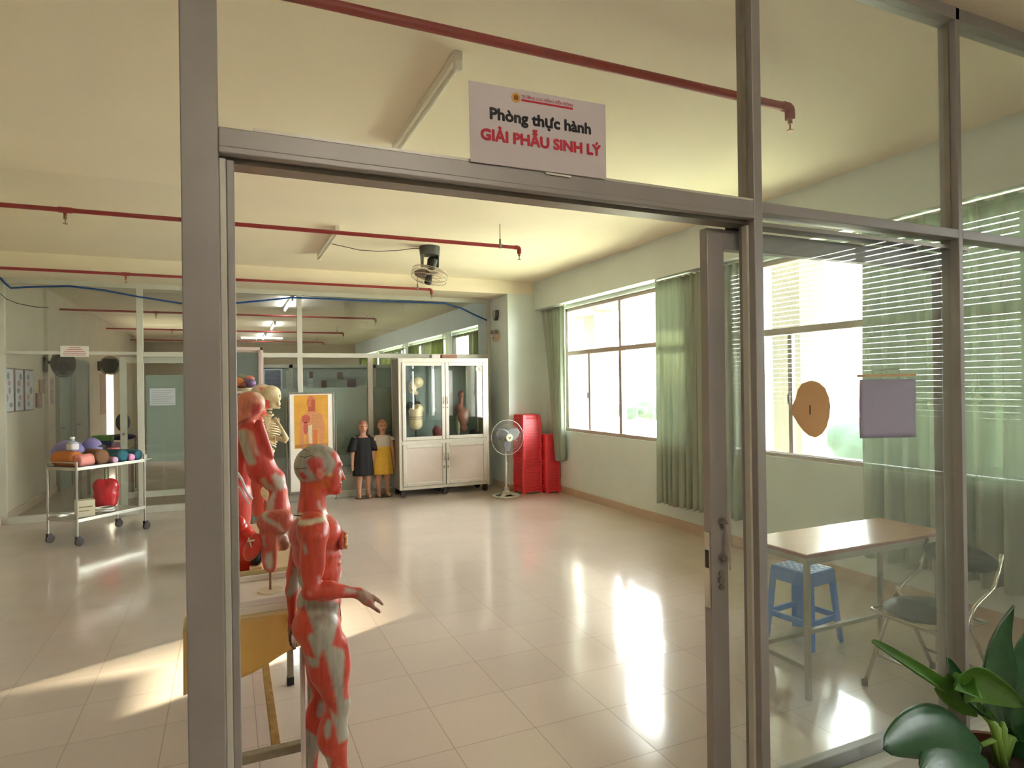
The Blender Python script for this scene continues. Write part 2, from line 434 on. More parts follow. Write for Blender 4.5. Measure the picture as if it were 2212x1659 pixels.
struct('trim_2', MB().box(3.87, YC, 2.785, XR, 4.2, ZC), GREEN)                     # soffit over the windows
struct('trim_3', MB().box(3.87, 5.45, 2.785, XR, YF, ZC), GREEN)                    # soffit of the room behind
struct('trim_4', MB().box(3.41, 4.18, 0, XR, 5.45, 3.02), GREEN)                    # corner column
struct('baseboard_right', MB().box(XR-.014, YN+.09, 0, XR, 4.18, .10), SKIRT)
struct('baseboard_column', MB().box(3.396, 4.166, 0, XR-.014, 4.18, .10).box(3.396, 4.18, 0, 3.41, YB-.05, .10), SKIRT)
struct('baseboard_left', MB().box(XL, YC, 0, XL+.014, YF, .10), SKIRT)
# ================================================================= WINDOWS
def window(n, a, b, mull=True, sash=(), lower=True):
    t = thing('window_%d' % n, (XR+.10, (a+b)/2, SILL), kind='structure')
    x0, x1 = XR+.06, XR+.13
    f = MB()
    f.box(x0, a, SILL, x1, a+.05, HEAD).box(x0, b-.05, SILL, x1, b, HEAD).box(x0-.03, a, SILL-.005, x1, b, SILL+.045).box(x0, a, HEAD-.045, x1, b, HEAD)
    f.build('window_frame', ALUD, t, bevel=.004)
    MB().box(x0, a+.05, 2.045, x1, b-.05, 2.105).build('transom', ALUD, t, bevel=.004)
    c = (a+b)/2
    MB().box(x0-.005, c-.03, SILL+.045, x1, c+.03, 2.045).box(x0, c-.025, 2.105, x1, c+.025, HEAD-.045).build('mullion', ALUD, t, bevel=.004)
    for sx in sash:
        s_ = MB().box(x0+.01, sx-.022, SILL+.045, x1-.02, sx+.022, 2.045).build('sash_stile', ALUD, t, bevel=.003)
        MB().box(x0-.015, sx-.012, 1.42, x0+.01, sx+.012, 1.50).build('catch', DARKF, s_)
    xg = XR+.10
    for (p, q) in ((a+.05, c-.03), (c+.03, b-.05)):
        MB().box(xg-.002, p, SILL+.045, xg+.002, q, 2.045).build('pane', GLW, t)
        MB().box(xg-.002, p, 2.105, xg+.002, q, HEAD-.045).build('pane', GLW, t)
    return t
window(1, *WIN[2], sash=(2.99, 1.20))
window(2, *WIN[1], sash=(-.50,))
window(3, *WIN[0]); window(4, *WIN[3]); window(5, *WIN[4]); window(6, *WIN[5]); window(7, *WIN[6])
# ================================================================= NEAR PARTITION (aluminium and glass)
pf = thing('wall_front', (.5, YN+.04, 0), kind='structure')
def post(x0, x1, z0, z1, y0=YN, y1=YN+.078, m=ALU, par=pf, name='post', groove=True):
    o = MB().box(x0, y0, z0, x1, y1, z1).build(name, m, par, bevel=.003); return o
post(-.602, -.519, 0, ZC)
MB().box(-.519, YN+.012, 0, -.503, YN+.066, 2.19).build('door_stop', ALUW, pf, bevel=.003)  # paler jamb strip: window light on this face put into the colour
MB().box(-.503, YN+.02, 0, -.484, YN+.07, 2.19).build('jamb', ALU, pf, bevel=.003)
post(1.21, 1.25, 0, ZC)
MB().box(1.203, YN+.028, 2.26, 1.2105, YN+.05, ZC-.05).build('glazing_bead', DSTEEL, pf)
MB().box(1.200, YN+.028, 0.1, 1.2105, YN+.052, 2.18).build('glazing_bead', ALUW, pf)  # pale colour stands for the window's reflection in the mullion groove
post(2.372, 2.40, 0, ZC)
MB().box(2.364, YN+.028, 2.26, 2.3725, YN+.05, ZC-.05).build('glazing_bead', DSTEEL, pf)
post(3.86, 3.90, 0, 2.785)
h = MB().box(-.519, YN, 2.213, 1.21, YN+.078, 2.262); h.build('header', ALU, pf, bevel=.003)
MB().box(-.44, YN+.004, 2.262, 1.21, YN+.03, 2.27).build('glazing_bead', ALUW, pf)
MB().box(-.519, YN-.006, 2.196, 1.21, YN+.02, 2.214).build('door_track', ALU, pf, bevel=.003)
MB().box(-.519, YN+.035, 2.185, 2.5, YN+.10, 2.2).build('door_track', DSTEEL, pf)
MB().box(1.25, YN, 2.222, 2.372, YN+.078, 2.262).build('transom', ALU, pf, bevel=.003)
MB().box(2.40, YN, 2.222, 3.86, YN+.078, 2.262).build('transom', ALU, pf, bevel=.003)
MB().box(-3.06, YN, 3.165, 3.87, YN+.078, ZC).build('top_rail', ALU, pf, bevel=.003)
MB().box(1.25, YN, 0, 2.372, YN+.07, .09).build('bottom_rail', ALUW, pf, bevel=.003)
MB().box(2.40, YN, 0, 4.05, YN+.07, .09).build('bottom_rail', ALUW, pf, bevel=.003)
MB().box(-3.06, YN, 0, -.602, YN+.07, .09).build('bottom_rail', ALUW, pf, bevel=.003)
yg = YN+.04
for (x0, x1, z0, z1, m) in ((-3.06, -.602, .09, 3.165, GL), (-.519, 1.21, 2.262, 3.165, GL), (1.25, 2.372, .09, 2.222, GLD), (1.25, 2.372, 2.262, 3.165, GLD),
                            (2.40, 3.86, .09, 2.222, GLD), (2.40, 3.86, 2.262, 3.165, GLD)):
    MB().box(x0, yg-.003, z0, x1, yg+.003, z1).build('glass_pane', m, pf)
# sliding door leaf, run open behind the fixed glass
d1 = thing('door_1', (1.7, -2.88, 0), kind='structure')
y0, y1 = -2.902, -2.862
MB().box(1.080, y0, .02, 1.158, y1, 2.178).build('door_stile', ALU, d1, bevel=.003)
MB().box(2.40, y0, .02, 2.478, y1, 2.178).build('door_stile', ALU, d1, bevel=.003)
MB().box(1.158, y0, 2.105, 2.40, y1, 2.178).build('door_rail', ALU, d1, bevel=.003)
MB().box(1.158, y0, .02, 2.40, y1, .12).build('door_rail', ALU, d1, bevel=.003)
MB().box(1.158, -2.885, .12, 2.40, -2.879, 2.105).build('glass_pane', GLD, d1)
MB().box(1.20, -2.905, 2.178, 1.235, -2.865, 2.2).box(2.2, -2.905, 2.178, 2.235, -2.865, 2.2).build('roller', DARKF, d1)
ha, hb_ = at(1576, 1106, Y=-2.945), at(1577, 1231, Y=-2.945)
ho = MB().tube([ha, hb_], .0048, n=12).build('pull_handle', STEEL, d1, smooth='auto')
for q in ((1557, 1126), (1557, 1203)):
    c = at(*q, Y=-2.903)
    MB().cyl(c, c+Vector((0, -.022, 0)), .011, n=16).tube([c+Vector((0, -.018, 0)), (ha.x, -2.945, c.z)], .005, n=8).build('handle_mount', DSTEEL, ho, smooth='auto')
hc, hd_ = at(1527, 1091, Y=-2.815), at(1528, 1206, Y=-2.815)
hi = MB().tube([hc, hd_], .0048, n=10).build('pull_handle', STEEL, d1, smooth='auto')
for z in (hc.z-.03, hd_.z+.03): MB().cyl((hc.x, -2.815, z), (1.095, -2.862, z), .005, n=8).build('handle_mount', DSTEEL, hi)
lk = MB().box(1.0765, -2.896, .80, 1.081, -2.868, 1.075).build('lock_plate', STEEL, d1, bevel=.002)
MB().box(1.0745, -2.890, .945, 1.078, -2.874, 1.01).build('latch_slot', BLACK, lk)
MB().lathe([(.0, -.006), (.014, -.006), (.014, .006), (0, .006)], (1.122, -2.903, .90), axis='Y', n=20).lathe([(.0, -.006), (.011, -.006), (.011, .006), (0, .006)], (1.122, -2.903, .875), axis='Y', n=20).lathe([(.0, -.006), (.011, -.006), (.011, .006), (0, .006)], (1.122, -2.903, .925), axis='Y', n=20).build('keyhole_cover', DSTEEL, d1, smooth='auto')
# ================================================================= ROOM SIGN
s = thing('room_sign', at(1160, 380, Y=YN-.006), 'white printed room sign with red capital lettering standing on the door header', 'sign')
A, B_, C_, D_ = at(1012, 174, Y=YN-.006), at(1307, 227, Y=YN-.006), at(1309, 387, Y=YN-.006), at(1016, 349, Y=YN-.006)
SG = pbr('sign_sheet', (206, 198, 200), .55, noise=.05, nscale=4); SG2 = pbr('sign_overlay_sheet', (222, 214, 214), .5, noise=.04, nscale=4)
def slab(q, th=.002):
    m = MB(); n = (Vector(q[1])-Vector(q[0])).cross(Vector(q[3])-Vector(q[0])).normalized()*th
    V = list(map(Vector, q)); m.add(V+[v-n for v in V], [(0,1,2,3),(7,6,5,4),(0,4,5,1),(1,5,6,2),(2,6,7,3),(3,7,4,0)]); return m
slab((A, B_, C_, D_)).build('board', SG, s)
def on_sign(u, v, dy=-.0028):
    p = A.lerp(B_, u).lerp(D_.lerp(C_, u), v); return Vector((p.x, p.y+dy, p.z))
slab([on_sign(u, v, -.0012) for u, v in ((.0, .26), (1, .20), (1, .72), (.0, .78))], .0006).build('overlay_sheet', SG2, s)
ex, ey = B_-A, A-D_
W_ = ex.length
def sign_text(nm, st, u, v, wid, size, m, bold):
    text(nm, st, size, m, s, frame_M(on_sign(u, v), ex, ey), bold, wid*W_)
sign_text('black_lettering', 'Phòng thực hành', .508, .43, .735, .046, INKK, .0019)
sign_text('red_lettering', 'GIẢI PHẪU SINH LÝ', .512, .70, .875, .044, INKR, .0021)
sign_text('school_name_lettering', 'TRƯỜNG CAO ĐẲNG VIỄN ĐÔNG', .55, .105, .385, .012, pbr('faded_red_ink', (190, 104, 108), .7), .00015)
slab([on_sign(u, v, -.0022) for u, v in ((.36, .118), (.742, .118), (.742, .145), (.36, .145))], .0004).build('red_bar', INKR, s)
em = MB(); c0 = on_sign(.322, .115, -.002)
em.lathe([(0, -.001), (.0145, -.001), (.0145, .001), (0, .001)], c0, axis='Y', n=24).build('emblem', pbr('gold_ink', (205, 160, 60), .5), s)
MB().box(c0.x-.007, c0.y-.0018, c0.z-.007, c0.x+.007, c0.y-.001, c0.z+.002).prism([(c0.x-.008, c0.z+.003), (c0.x+.008, c0.z+.003), (c0.x, c0.z+.009)], c0.y-.0018, c0.y-.001).build('emblem_mark', pbr('brown_ink', (140, 80, 30), .6), s)
# clear tape strip under the sign
tg = slab([at(1178, 372, Y=YN-.004), at(1233, 380, Y=YN-.004), at(1233, 384, Y=YN-.004), at(1180, 376, Y=YN-.004)]).build('tape_strip', pbr('white_tape', (236, 232, 216), .4)); tag(tg, 'small white tape strip on the header under the room sign', 'tape')
# ================================================================= PAPER TAG AND HANGING SHEET ON THE DOOR GLASS
ygl = YN+.0355
tp = [(1752,822),(1768,826),(1782,838),(1790,855),(1794,876),(1792,900),(1786,922),(1776,937),(1762,945),(1748,941),(1736,931),(1724,915),(1714,899),(1709,887),(1713,874),(1720,858),(1724,842),(1732,829)]
P = [at(*q, Y=ygl-.0015) for q in tp]; n_ = len(P)
m = MB(); m.add(P+[p+Vector((0, .0015, 0)) for p in P], [tuple(range(n_)), tuple(range(2*n_-1, n_-1, -1))]+[(i, (i+1) % n_, (i+1) % n_+n_, i+n_) for i in range(n_)])
tgo = thing('paper_tag', at(1752, 945, Y=ygl), 'tan rounded paper tag with a figure one on the glass right of the door', 'paper tag')
m.build('tag_sheet', pbr('tan_card', (222, 184, 132), .7, noise=.04, trans=.45), tgo)
text('numeral', 'I', .05, INKK, tgo, frame_M(at(1750, 895, Y=ygl-.003), (1, 0, 0), (0, 0, 1)), .0005)
hs = thing('hanging_sheet', at(1917, 947, Y=ygl-.006), 'grey lilac sheet hung from a hanger bar on the glass above the desk', 'sheet')
def wav(u, v):
    top = at(1857, 820, Y=ygl-.008).lerp(at(1976, 818, Y=ygl-.008), u); bot = at(1858, 947, Y=ygl-.008).lerp(at(1980, 944, Y=ygl-.008), u)
    p = top.lerp(bot, v); p.y += .003*math.sin(5*u+3*v); return p
MB().grid(wav, 14, 12).build('sheet', pbr('lilac_sheet', (190, 184, 204), .6, noise=.06, nscale=6, trans=.4), hs, smooth=True, solid=.0012)
a_, b2 = at(1853, 812, Y=ygl-.008), at(1977, 810, Y=ygl-.008)
MB().bar(a_, b2, .008, .010).build('hanger_bar', pbr('wood_bar', (190, 150, 100), .5), hs)
MB().tube([at(1884, 811, Y=ygl-.008), at(1884, 801, Y=ygl-.008), at(1942, 798, Y=ygl-.008), at(1944, 810, Y=ygl-.008)], .0022, n=6).build('hanger_wire', STEEL, hs)
# ================================================================= BACK PARTITION
pb = thing('wall_back', (0, YB, 0), kind='structure')
for x0, x1, z0, z1 in ((-3.06, -2.99, 0, 3.02), (-1.595, -1.52, 0, 3.02), (.41, .48, 0, 3.02), (1.415, 1.49, .1, 2.06), (3.36, 3.41, 0, 3.02)):
    MB().box(x0, YB, z0, x1, YB+.06, z1).build('post', ALUW, pb, bevel=.003)
MB().box(-3.06, YB-.004, 2.955, 3.41, YB+.06, 3.02).build('top_rail', ALUW, pb, bevel=.003)
MB().box(-2.99, YB-.003, 2.085, -1.595, YB+.055, 2.125).build('transom', ALUW, pb, bevel=.003)
MB().box(-1.52, YB-.003, 2.06, 3.36, YB+.055, 2.125).build('transom', ALUW, pb, bevel=.003)
for x0, x1 in ((-2.99, -1.595), (-1.52, .41), (.48, 3.36)):
    MB().box(x0, YB-.01, 0, x1, YB+.06, .09).build('bottom_rail', ALUW, pb, bevel=.003)
for x0, x1 in ((.48, 1.415), (1.49, 3.36)):
    MB().box(x0, YB+.002, .25, x1, YB+.05, .31).build('lower_rail', ALUW, pb, bevel=.003)
for x0, x1, z0, z1 in ((-2.99, -1.595, .09, 2.085), (-2.99, -1.595, 2.125, 2.955), (-1.52, .41, 2.125, 2.955), (-1.52, .41, .09, 2.06), (.48, 3.36, 2.125, 2.955), (.48, 1.415, .31, 2.06), (1.49, 3.36, .31, 2.06), (.48, 1.415, .09, .25), (1.49, 3.36, .09, .25)):
    MB().box(x0, YB+.027, z0, x1, YB+.033, z1).build('glass_pane', GL, pb)
for x0, x1, z0, z1 in ((-.60, .41, .62, 1.62), (.48, 1.415, .62, 1.62), (1.49, 3.36, .62, 1.62)):
    MB().box(x0, YB+.034, z0, x1, YB+.038, z1).build('frosted_film', FILM, pb)
# sliding leaf in the back partition
d2 = thing('door_2', (-1.2, YB+.09, 0), kind='structure')
for x0, x1 in ((-1.80, -1.72), (-.68, -.60)):
    MB().box(x0, YB+.065, .03, x1, YB+.105, 2.06).build('door_stile', ALUW, d2, bevel=.003)
MB().box(-1.72, YB+.065, 1.98, -.68, YB+.105, 2.06).build('door_rail', ALUW, d2, bevel=.003)
MB().box(-1.72, YB+.065, .20, -.68, YB+.105, .28).build('door_rail', ALUW, d2, bevel=.003)
MB().box(-1.72, YB+.082, .28, -.68, YB+.088, 1.98).build('glass_pane', GL, d2)
MB().box(-1.50, YB+.076, .66, -.68, YB+.08, 1.82).build('frosted_film', FILM, d2)
MB().lathe([(0, -.02), (.018, -.02), (.018, .0), (0, .0)], (-1.76, YB+.065, 1.05), axis='Y', n=16).build('door_lock', DSTEEL, d2, smooth='auto')
# ================================================================= SPRINKLER PIPES
def sprinkler(par, x, y, z, up=False):
    b = MB().cyl((x, y, z), (x, y, z-.03), .012, n=10).cyl((x, y, z-.03), (x, y, z-.062), .004, n=8).lathe([(0, -.066), (.017, -.066), (.017, -.062), (0, -.062)], (x, y, z), n=14)
    b.build('sprinkler_head', BRASS, par, smooth='auto')
def pipe(y, z, x0, x1, label, rods=(), heads=(), r=.021):
    t = thing('sprinkler_pipe', ((x0+x1)/2, y, z), label, 'sprinkler pipe', 'red sprinkler pipes under the ceiling')
    m = MB().cyl((x0, y, z), (x1-.03, y, z), r, n=14)
    for hx in heads: m.cyl((hx-.045, y, z), (hx+.045, y, z), r*1.25, n=14).cyl((hx, y, z), (hx, y, z-.045), r*.9, r*.6, n=12)
    m.build('pipe', RED, t, smooth='auto')
    el = MB().tube([(x1-.05, y, z), (x1-.015, y, z), (x1-.004, y, z-.006), (x1, y, z-.02), (x1, y, z-.06)], r*1.2, n=14)
    el.build('elbow', RED, t, smooth=True)
    sprinkler(t, x1, y, z-.055)
    for hx in heads: sprinkler(t, hx, y, z-.04)
    for rx in rods:
        MB().cyl((rx, y, z+r), (rx, y, ZC), .005, n=8).cyl((rx, y, z-r*.6), (rx, y, z+.07), .011, n=10).lathe([(r*1.25, -.012), (r*1.25, .012)], (rx, y, z), axis='X', n=14).build('hanger_rod', DSTEEL, t, smooth='auto')
pipe(-2.28, 3.045, XL, 2.19, 'nearest red sprinkler pipe, crossing above the door header and the room sign', rods=(-1.4,), heads=(-1.8,))
pipe(1.09, 3.0, XL, 2.185, 'red sprinkler pipe crossing just in front of the ceiling fan', rods=(1.977,), heads=(at(141, 462, Y=1.09).x,), r=.018)
pipe(4.13, 3.015, XL, 2.19, 'red sprinkler pipe running along the ceiling beam over the glass partition', rods=(1.985,), heads=(at(272, 597, Y=4.13).x,), r=.017)
pipe(7.95, 2.98, XL+.02, 2.19, 'first red sprinkler pipe behind the back partition, under the nearest lit tube', rods=(2.03, at(117, 640, Y=7.95).x), heads=(at(337, 672, Y=7.95).x,), r=.018)
pipe(12.5, 3.06, at(177, 708, Y=12.5).x, 2.3, 'second red sprinkler pipe behind the back partition, between two lit tubes', rods=(2.14, at(212, 700, Y=12.5).x), heads=(at(372, 714, Y=12.5).x,), r=.018)
pipe(16.4, 3.08, at(238, 733, Y=16.4).x, 2.3, 'farthest red sprinkler pipe behind the back partition', rods=(2.09, .3, at(272, 732, Y=16.4).x), heads=(-1.0,), r=.018)
# ================================================================= TUBE LIGHTS
def tube_light(x, ya, yb, label, lit=False, group='fluorescent tube lights'):
    t = thing('tube_light', (x, (ya+yb)/2, ZC), label, 'tube light', group)
    MB().box(x-.022, ya, ZC-.045, x+.022, yb, ZC).build('housing', WPLA, t, bevel=.004)
    MB().box(x-.02, ya-.005, ZC-.09, x+.02, ya+.03, ZC-.04).build('lamp_holder', WPLA, t, bevel=.004)
    MB().box(x-.02, yb-.03, ZC-.09, x+.02, yb+.005, ZC-.04).build('lamp_holder', WPLA, t, bevel=.004)
    MB().cyl((x, ya+.03, ZC-.068), (x, yb-.03, ZC-.068), .014, n=12).build('glass_tube', LAMP if lit else pbr('unlit_tube', (226, 222, 208), .25), t, smooth='auto')
tube_light(.52, -1.84, -.57, 'unlit fluorescent tube above and behind the room sign')
tube_light(.50, 1.72, 3.12, 'unlit fluorescent tube behind the second red pipe, wired to the ceiling fan')
tube_light(.53, 6.9, 8.5, 'nearest lit fluorescent tube seen through the back partition', True)
tube_light(.53, 11.4, 12.8, 'middle lit fluorescent tube seen through the back partition', True)
tube_light(.50, 14.9, 16.4, 'farthest lit fluorescent tube seen through the back partition', True)
# ================================================================= CEILING FAN (caged, tilting)
fc = at(928, 533, Z=ZC)
t = thing('ceiling_fan', (fc.x, fc.y, ZC), 'black caged oscillating ceiling fan hanging beside the red pipe', 'fan')
FG = pbr('fan_dark_plastic', (70, 72, 68), .4)
x, y = fc.x, fc.y
MB().lathe([(0, 0), (.118, 0), (.120, -.02), (.112, -.10), (.05, -.105), (0, -.105)], (x, y, ZC), n=28).build('ceiling_mount', FG, t, smooth='auto')
bk = MB()
for sx in (-1, 1):
    bk.prism([(y-.05, ZC-.09), (y+.05, ZC-.09), (y+.03, ZC-.235), (y-.03, ZC-.235)], x+sx*.100, x+sx*.082, 'YZ')
bk.bar((x-.1, y, ZC-.225), (x+.1, y, ZC-.225), .05, .022)
bk.build('yoke', FG, t, bevel=.004)
hub = Vector((x+.005, y-.01, ZC-.27)); tilt = Matrix.Rotation(math.radians(14), 3, 'Y') @ Matrix.Rotation(math.radians(-4), 3, 'X')
T4 = lambda v: hub + tilt @ Vector(v)
mo = MB().cyl(T4((0, 0, .12)), T4((0, 0, .02)), .062, .05, n=20).ell(T4((0, 0, .12)), (.062, .062, .04)); mo.build('motor', BLACK, t, smooth='auto')
cg = MB(); RC = .205
for rr, zz in ((RC, -.065), (RC*.985, -.02), (RC*.99, -.11), (.06, -.155), (.06, .005)):
    cg.tube([T4((rr*math.cos(a), rr*math.sin(a), zz)) for a in (2*PI*i/40 for i in range(40))], .004 if rr > .1 else .003, n=6, closed=True)
for i in range(48):
    a = 2*PI*i/48; c_, s_ = math.cos(a), math.sin(a)
    cg.tube([T4((r_*c_, r_*s_, z_)) for r_, z_ in ((.06, .005), (.15, .0), (RC, -.03), (RC, -.10), (.15, -.145), (.06, -.155))], .0009, n=4, caps=False)
cg.build('cage', pbr('cage_wire', (196, 184, 164), .4, .4), t, smooth=True)
def blade(m, T, r0, r1, w, n=7, pitch=.5, z=0):
    for k in range(3):
        a0 = 2*PI*k/3+.5
        def fn(u, v):
            r = r0+(r1-r0)*u; ww = w*(.45+.9*math.sin(PI*min(u*.8+.12, 1)))*(1-.35*u*u)
            a = a0+(v-.5)*ww/r*1.3; return T((r*math.cos(a), r*math.sin(a), z+(v-.5)*ww*pitch))
        m.grid(fn, n, 6)
bl = MB(); blade(bl, T4, .03, .18, .12, z=-.065); bl.build('blade', pbr('smoke_blade', (122, 106, 94), .3), t, smooth=True, solid=.002)
MB().lathe([(0, -.17), (.035, -.168), (.045, -.155), (.03, -.03), (0, -.03)], (0, 0, 0), n=20).build('hub', BLACK, t, world=False, smooth='auto').matrix_basis = Matrix.Translation(hub-Vector((fc.x, fc.y, ZC))) @ tilt.to_4x4()
tag(MB().tube([Vector((.52, 2.45, ZC-.02)), at(745, 533, Y=2.42), at(775, 540, Y=2.4), at(815, 543, Y=2.38), at(860, 541, Y=2.36), at(890, 537, Y=2.33), Vector((x-.11, y, ZC-.03))], .004, n=6).build('fan_cable', BLACK, smooth=True), 'thin black cable sagging from the unlit tube to the ceiling fan', 'cable')
# ================================================================= BLUE CABLE ALONG THE BACK PARTITION
pts = [(0, 600), (12, 613), (23, 622), (60, 620), (150, 618), (225, 627), (300, 641), (390, 655), (450, 656), (515, 654), (570, 649), (630, 643), (700, 645), (780, 649), (880, 652), (960, 655), (995, 665), (1025, 680), (1052, 692)]
tag(MB().tube([at(*q, Y=4.875) for q in pts], .013, n=8).build('blue_conduit', BLUE, smooth=True), 'blue corrugated conduit sagging across the top of the back partition', 'cable')
tag(MB().tube([at(*q, Y=4.87) for q in ((0, 634), (14, 646), (36, 655), (75, 663), (105, 664))], .004, n=6).build('thin_wire', BLACK, smooth=True), 'thin dark wire drooping at the far left top of the back partition', 'cable')
# ================================================================= CURTAINS
def curtain(name, label, ya, yb, zt, zb, x=3.955, amp=.035, per=.135, m=CURT, yb2=None, ya2=None, zfun=None, seed=1, cat='curtain', rail=True, group=None, ph=0.0):
    rnd = random.Random(seed); n = max(40, int((yb-ya)*110))
    t = thing(name, (x, (ya+yb)/2, zb), label, cat, group)
    ph_ = [rnd.uniform(-.6, .6) for _ in range(200)]
    def fn(u, v):
        top = ya+(yb-ya)*u; bot = (ya if ya2 is None else ya2)+((yb if yb2 is None else yb2)-(ya if ya2 is None else ya2))*u
        vv = v**.9; y_ = top+(bot-top)*vv
        s = (top-ya)/per*2*PI; k = int((top-ya)/per)
        dx = amp*(.55+.6*v)*math.sin(s+.5*math.sin(3*v+k)+ph_[k % 200]*v+ph)+.012*math.sin(s*2.3+1)
        z0 = zb+(zfun(u) if zfun else 0)+.012*math.sin(s)
        return (x+dx, y_+.012*math.cos(s)*v, zt+(z0-zt)*v)
    MB().grid(fn, n, 26).build('cloth', m, t, smooth=True, solid=.003)
    if rail:
        MB().cyl((x, ya-.05, zt+.0), (x, yb+.05, zt+.0), .010, n=10).build('curtain_rail', WPLA, t, smooth='auto')
        for yy in (ya-.02, yb+.02): MB().box(x-.01, yy-.01, zt-.01, XR-.0 if False else x+.01, yy+.01, 2.787).build('rail_bracket', WPLA, t)
    return t
curtain('curtain', 'grey green curtain in the corner behind the red stools, swept to one side', 3.42, 4.10, 2.765, .50, x=3.965, ya2=3.47, yb2=3.67, per=.11, seed=3)
curtain('curtain', 'grey green pleated curtain between the two windows', -.08, 1.20, 2.765, .27, per=.10, seed=4, zfun=lambda u: .03*(1-u))
curtain('curtain', 'long grey green curtain at the right behind the wooden desk', -2.80, -1.33, 2.765, .28, per=.16, amp=.045, seed=5)
for k, (a, b) in enumerate(((5.55, 8.45), (9.1, 12.05), (12.7, 15.7), (16.1, 18.9))):
    lab = ['nearest olive curtain drawn across a window behind the back partition', 'second olive curtain along the window wall behind the back partition', 'third olive curtain along the window wall behind the back partition', 'farthest olive curtain along the window wall behind the back partition'][k]
    curtain('curtain', lab, a, b, 2.70, .3, per=.19, amp=.04, m=CURT2, seed=9+k, group='olive curtains behind the back partition')
# ================================================================= BLIND OF THE CORRIDOR WINDOW (seen reflected)
t = thing('venetian_blind', (XR-.03, -4.7, .95), 'grey venetian blind on the corridor window, seen mirrored in the glass', 'blind')
m = MB()
zs = [1.0+.042*i for i in range(42)]
for z in zs:
    c = Vector((XR-.03, -4.7, z)); m.obox(c, (.046, 2.9, .0012), M=Matrix.Rotation(math.radians(-60), 3, 'Y'))
m.build('slats', pbr('blind_slat', (120, 124, 126), .5), t)
MB().box(XR-.06, -6.16, 2.70, XR-.005, -3.24, 2.745).build('head_rail', pbr('blind_slat', (120, 124, 126)), t)
MB().box(XR-.05, -6.16, .955, XR-.01, -3.24, .975).build('bottom_rail', pbr('blind_slat', (120, 124, 126)), t)
# ================================================================= WALL FIXTURES ON THE COLUMN
xs = 3.41
a = at(1074, 681, X=xs); y, z = a.y, a.z
t = thing('alarm_bell', (xs, y, z-.07), 'dark rounded alarm sounder high on the green column', 'alarm sounder')
MB().prism([(y-.075, z+.075), (y+.075, z+.075), (y+.068, z-.02), (y+.03, z-.085), (y-.03, z-.085), (y-.068, z-.02)], xs-.055, xs, 'YZ').build('body', pbr('sounder_dark', (70, 66, 68), .5), t, bevel=.012)
MB().prism([(y-.06, z+.06), (y+.06, z+.06), (y+.05, z-.02), (y+.02, z-.068), (y-.02, z-.068), (y-.05, z-.02)], xs-.062, xs-.054, 'YZ').build('grille', pbr('sounder_grey', (150, 148, 140), .5), t, bevel=.004)
a = at(1073, 726, X=xs); y, z = a.y, a.z
t = thing('emergency_light', (xs, y, z-.09), 'twin lamp emergency light box under the alarm sounder on the column', 'emergency light')
MB().box(xs-.05, y-.09, z-.085, xs, y+.07, z+.03).build('battery_box', pbr('beige_box', (202, 176, 156), .5), t, bevel=.008)
for yy in (y-.055, y+.045):
    MB().cyl((xs-.075, yy, z+.062), (xs-.012, yy, z+.062), .034, .026, n=18).build('lamp_head', pbr('lamp_grey', (140, 136, 124), .4), t, smooth='auto')
MB().lathe([(0, -.054), (.012, -.054), (.012, -.048), (0, -.048)], (xs, y+.03, z-.03), axis='X', n=12).build('indicator', BLACK, t)
# ================================================================= SHOW CABINET
cx0, cx1, cy0, cy1, cz0, cz1 = 1.745, 3.147, 4.36, 4.80, .11, 2.024
zm = .80
CAB = pbr('cabinet_aluminium', (212, 206, 194), .36, .3, noise=.08, nscale=10)
CABP = pbr('cabinet_panel', (206, 192, 182), .5, noise=.05)
t = thing('display_cabinet', ((cx0+cx1)/2, (cy0+cy1)/2, 0), 'wide aluminium display cabinet with glass upper doors by the column', 'cabinet')
b = MB()
b.box(cx0, cy0, cz0, cx0+.05, cy0+.04, cz1).box(cx1-.05, cy0, cz0, cx1, cy0+.04, cz1).box(cx0, cy1-.04, cz0, cx0+.04, cy1, cz1).box(cx1-.04, cy1-.04, cz0, cx1, cy1, cz1)
b.box(cx0+.05, cy0, cz1-.05, cx1-.05, cy0+.04, cz1).box(cx0+.05, cy0, cz0, cx1-.05, cy0+.04, cz0+.05).box(cx0+.05, cy0, zm-.03, cx1-.05, cy0+.04, zm+.03)
b.build('frame', CAB, t, bevel=.004)
MB().box(cx0, cy0, cz1, cx1, cy1, cz1+.012).build('top', CAB, t)
MB().box(cx0+.02, cy1-.025, cz0, cx1-.02, cy1-.01, cz1).build('back_panel', pbr('cabinet_back', (122, 134, 132), .6), t)
for xx in (cx0+.006, cx1-.016): MB().box(xx, cy0+.04, cz0, xx+.01, cy1-.04, cz1).build('side_panel', pbr('cabinet_side', (150, 148, 142), .45), t)
MB().box(cx0+.02, cy0+.04, cz0, cx1-.02, cy1-.03, cz0+.015).build('floor_panel', CABP, t)
sh = MB().box(cx0+.02, cy0+.045, zm-.01, cx1-.02, cy1-.03, zm+.005).build('shelf', CABP, t)
MB().box(2.1, cy0+.18, 1.09, cx1-.02, cy1-.03, 1.098).build('glass_shelf', glass('shelf_glass', (225, 245, 235)), t)
cm = (cx0+cx1)/2
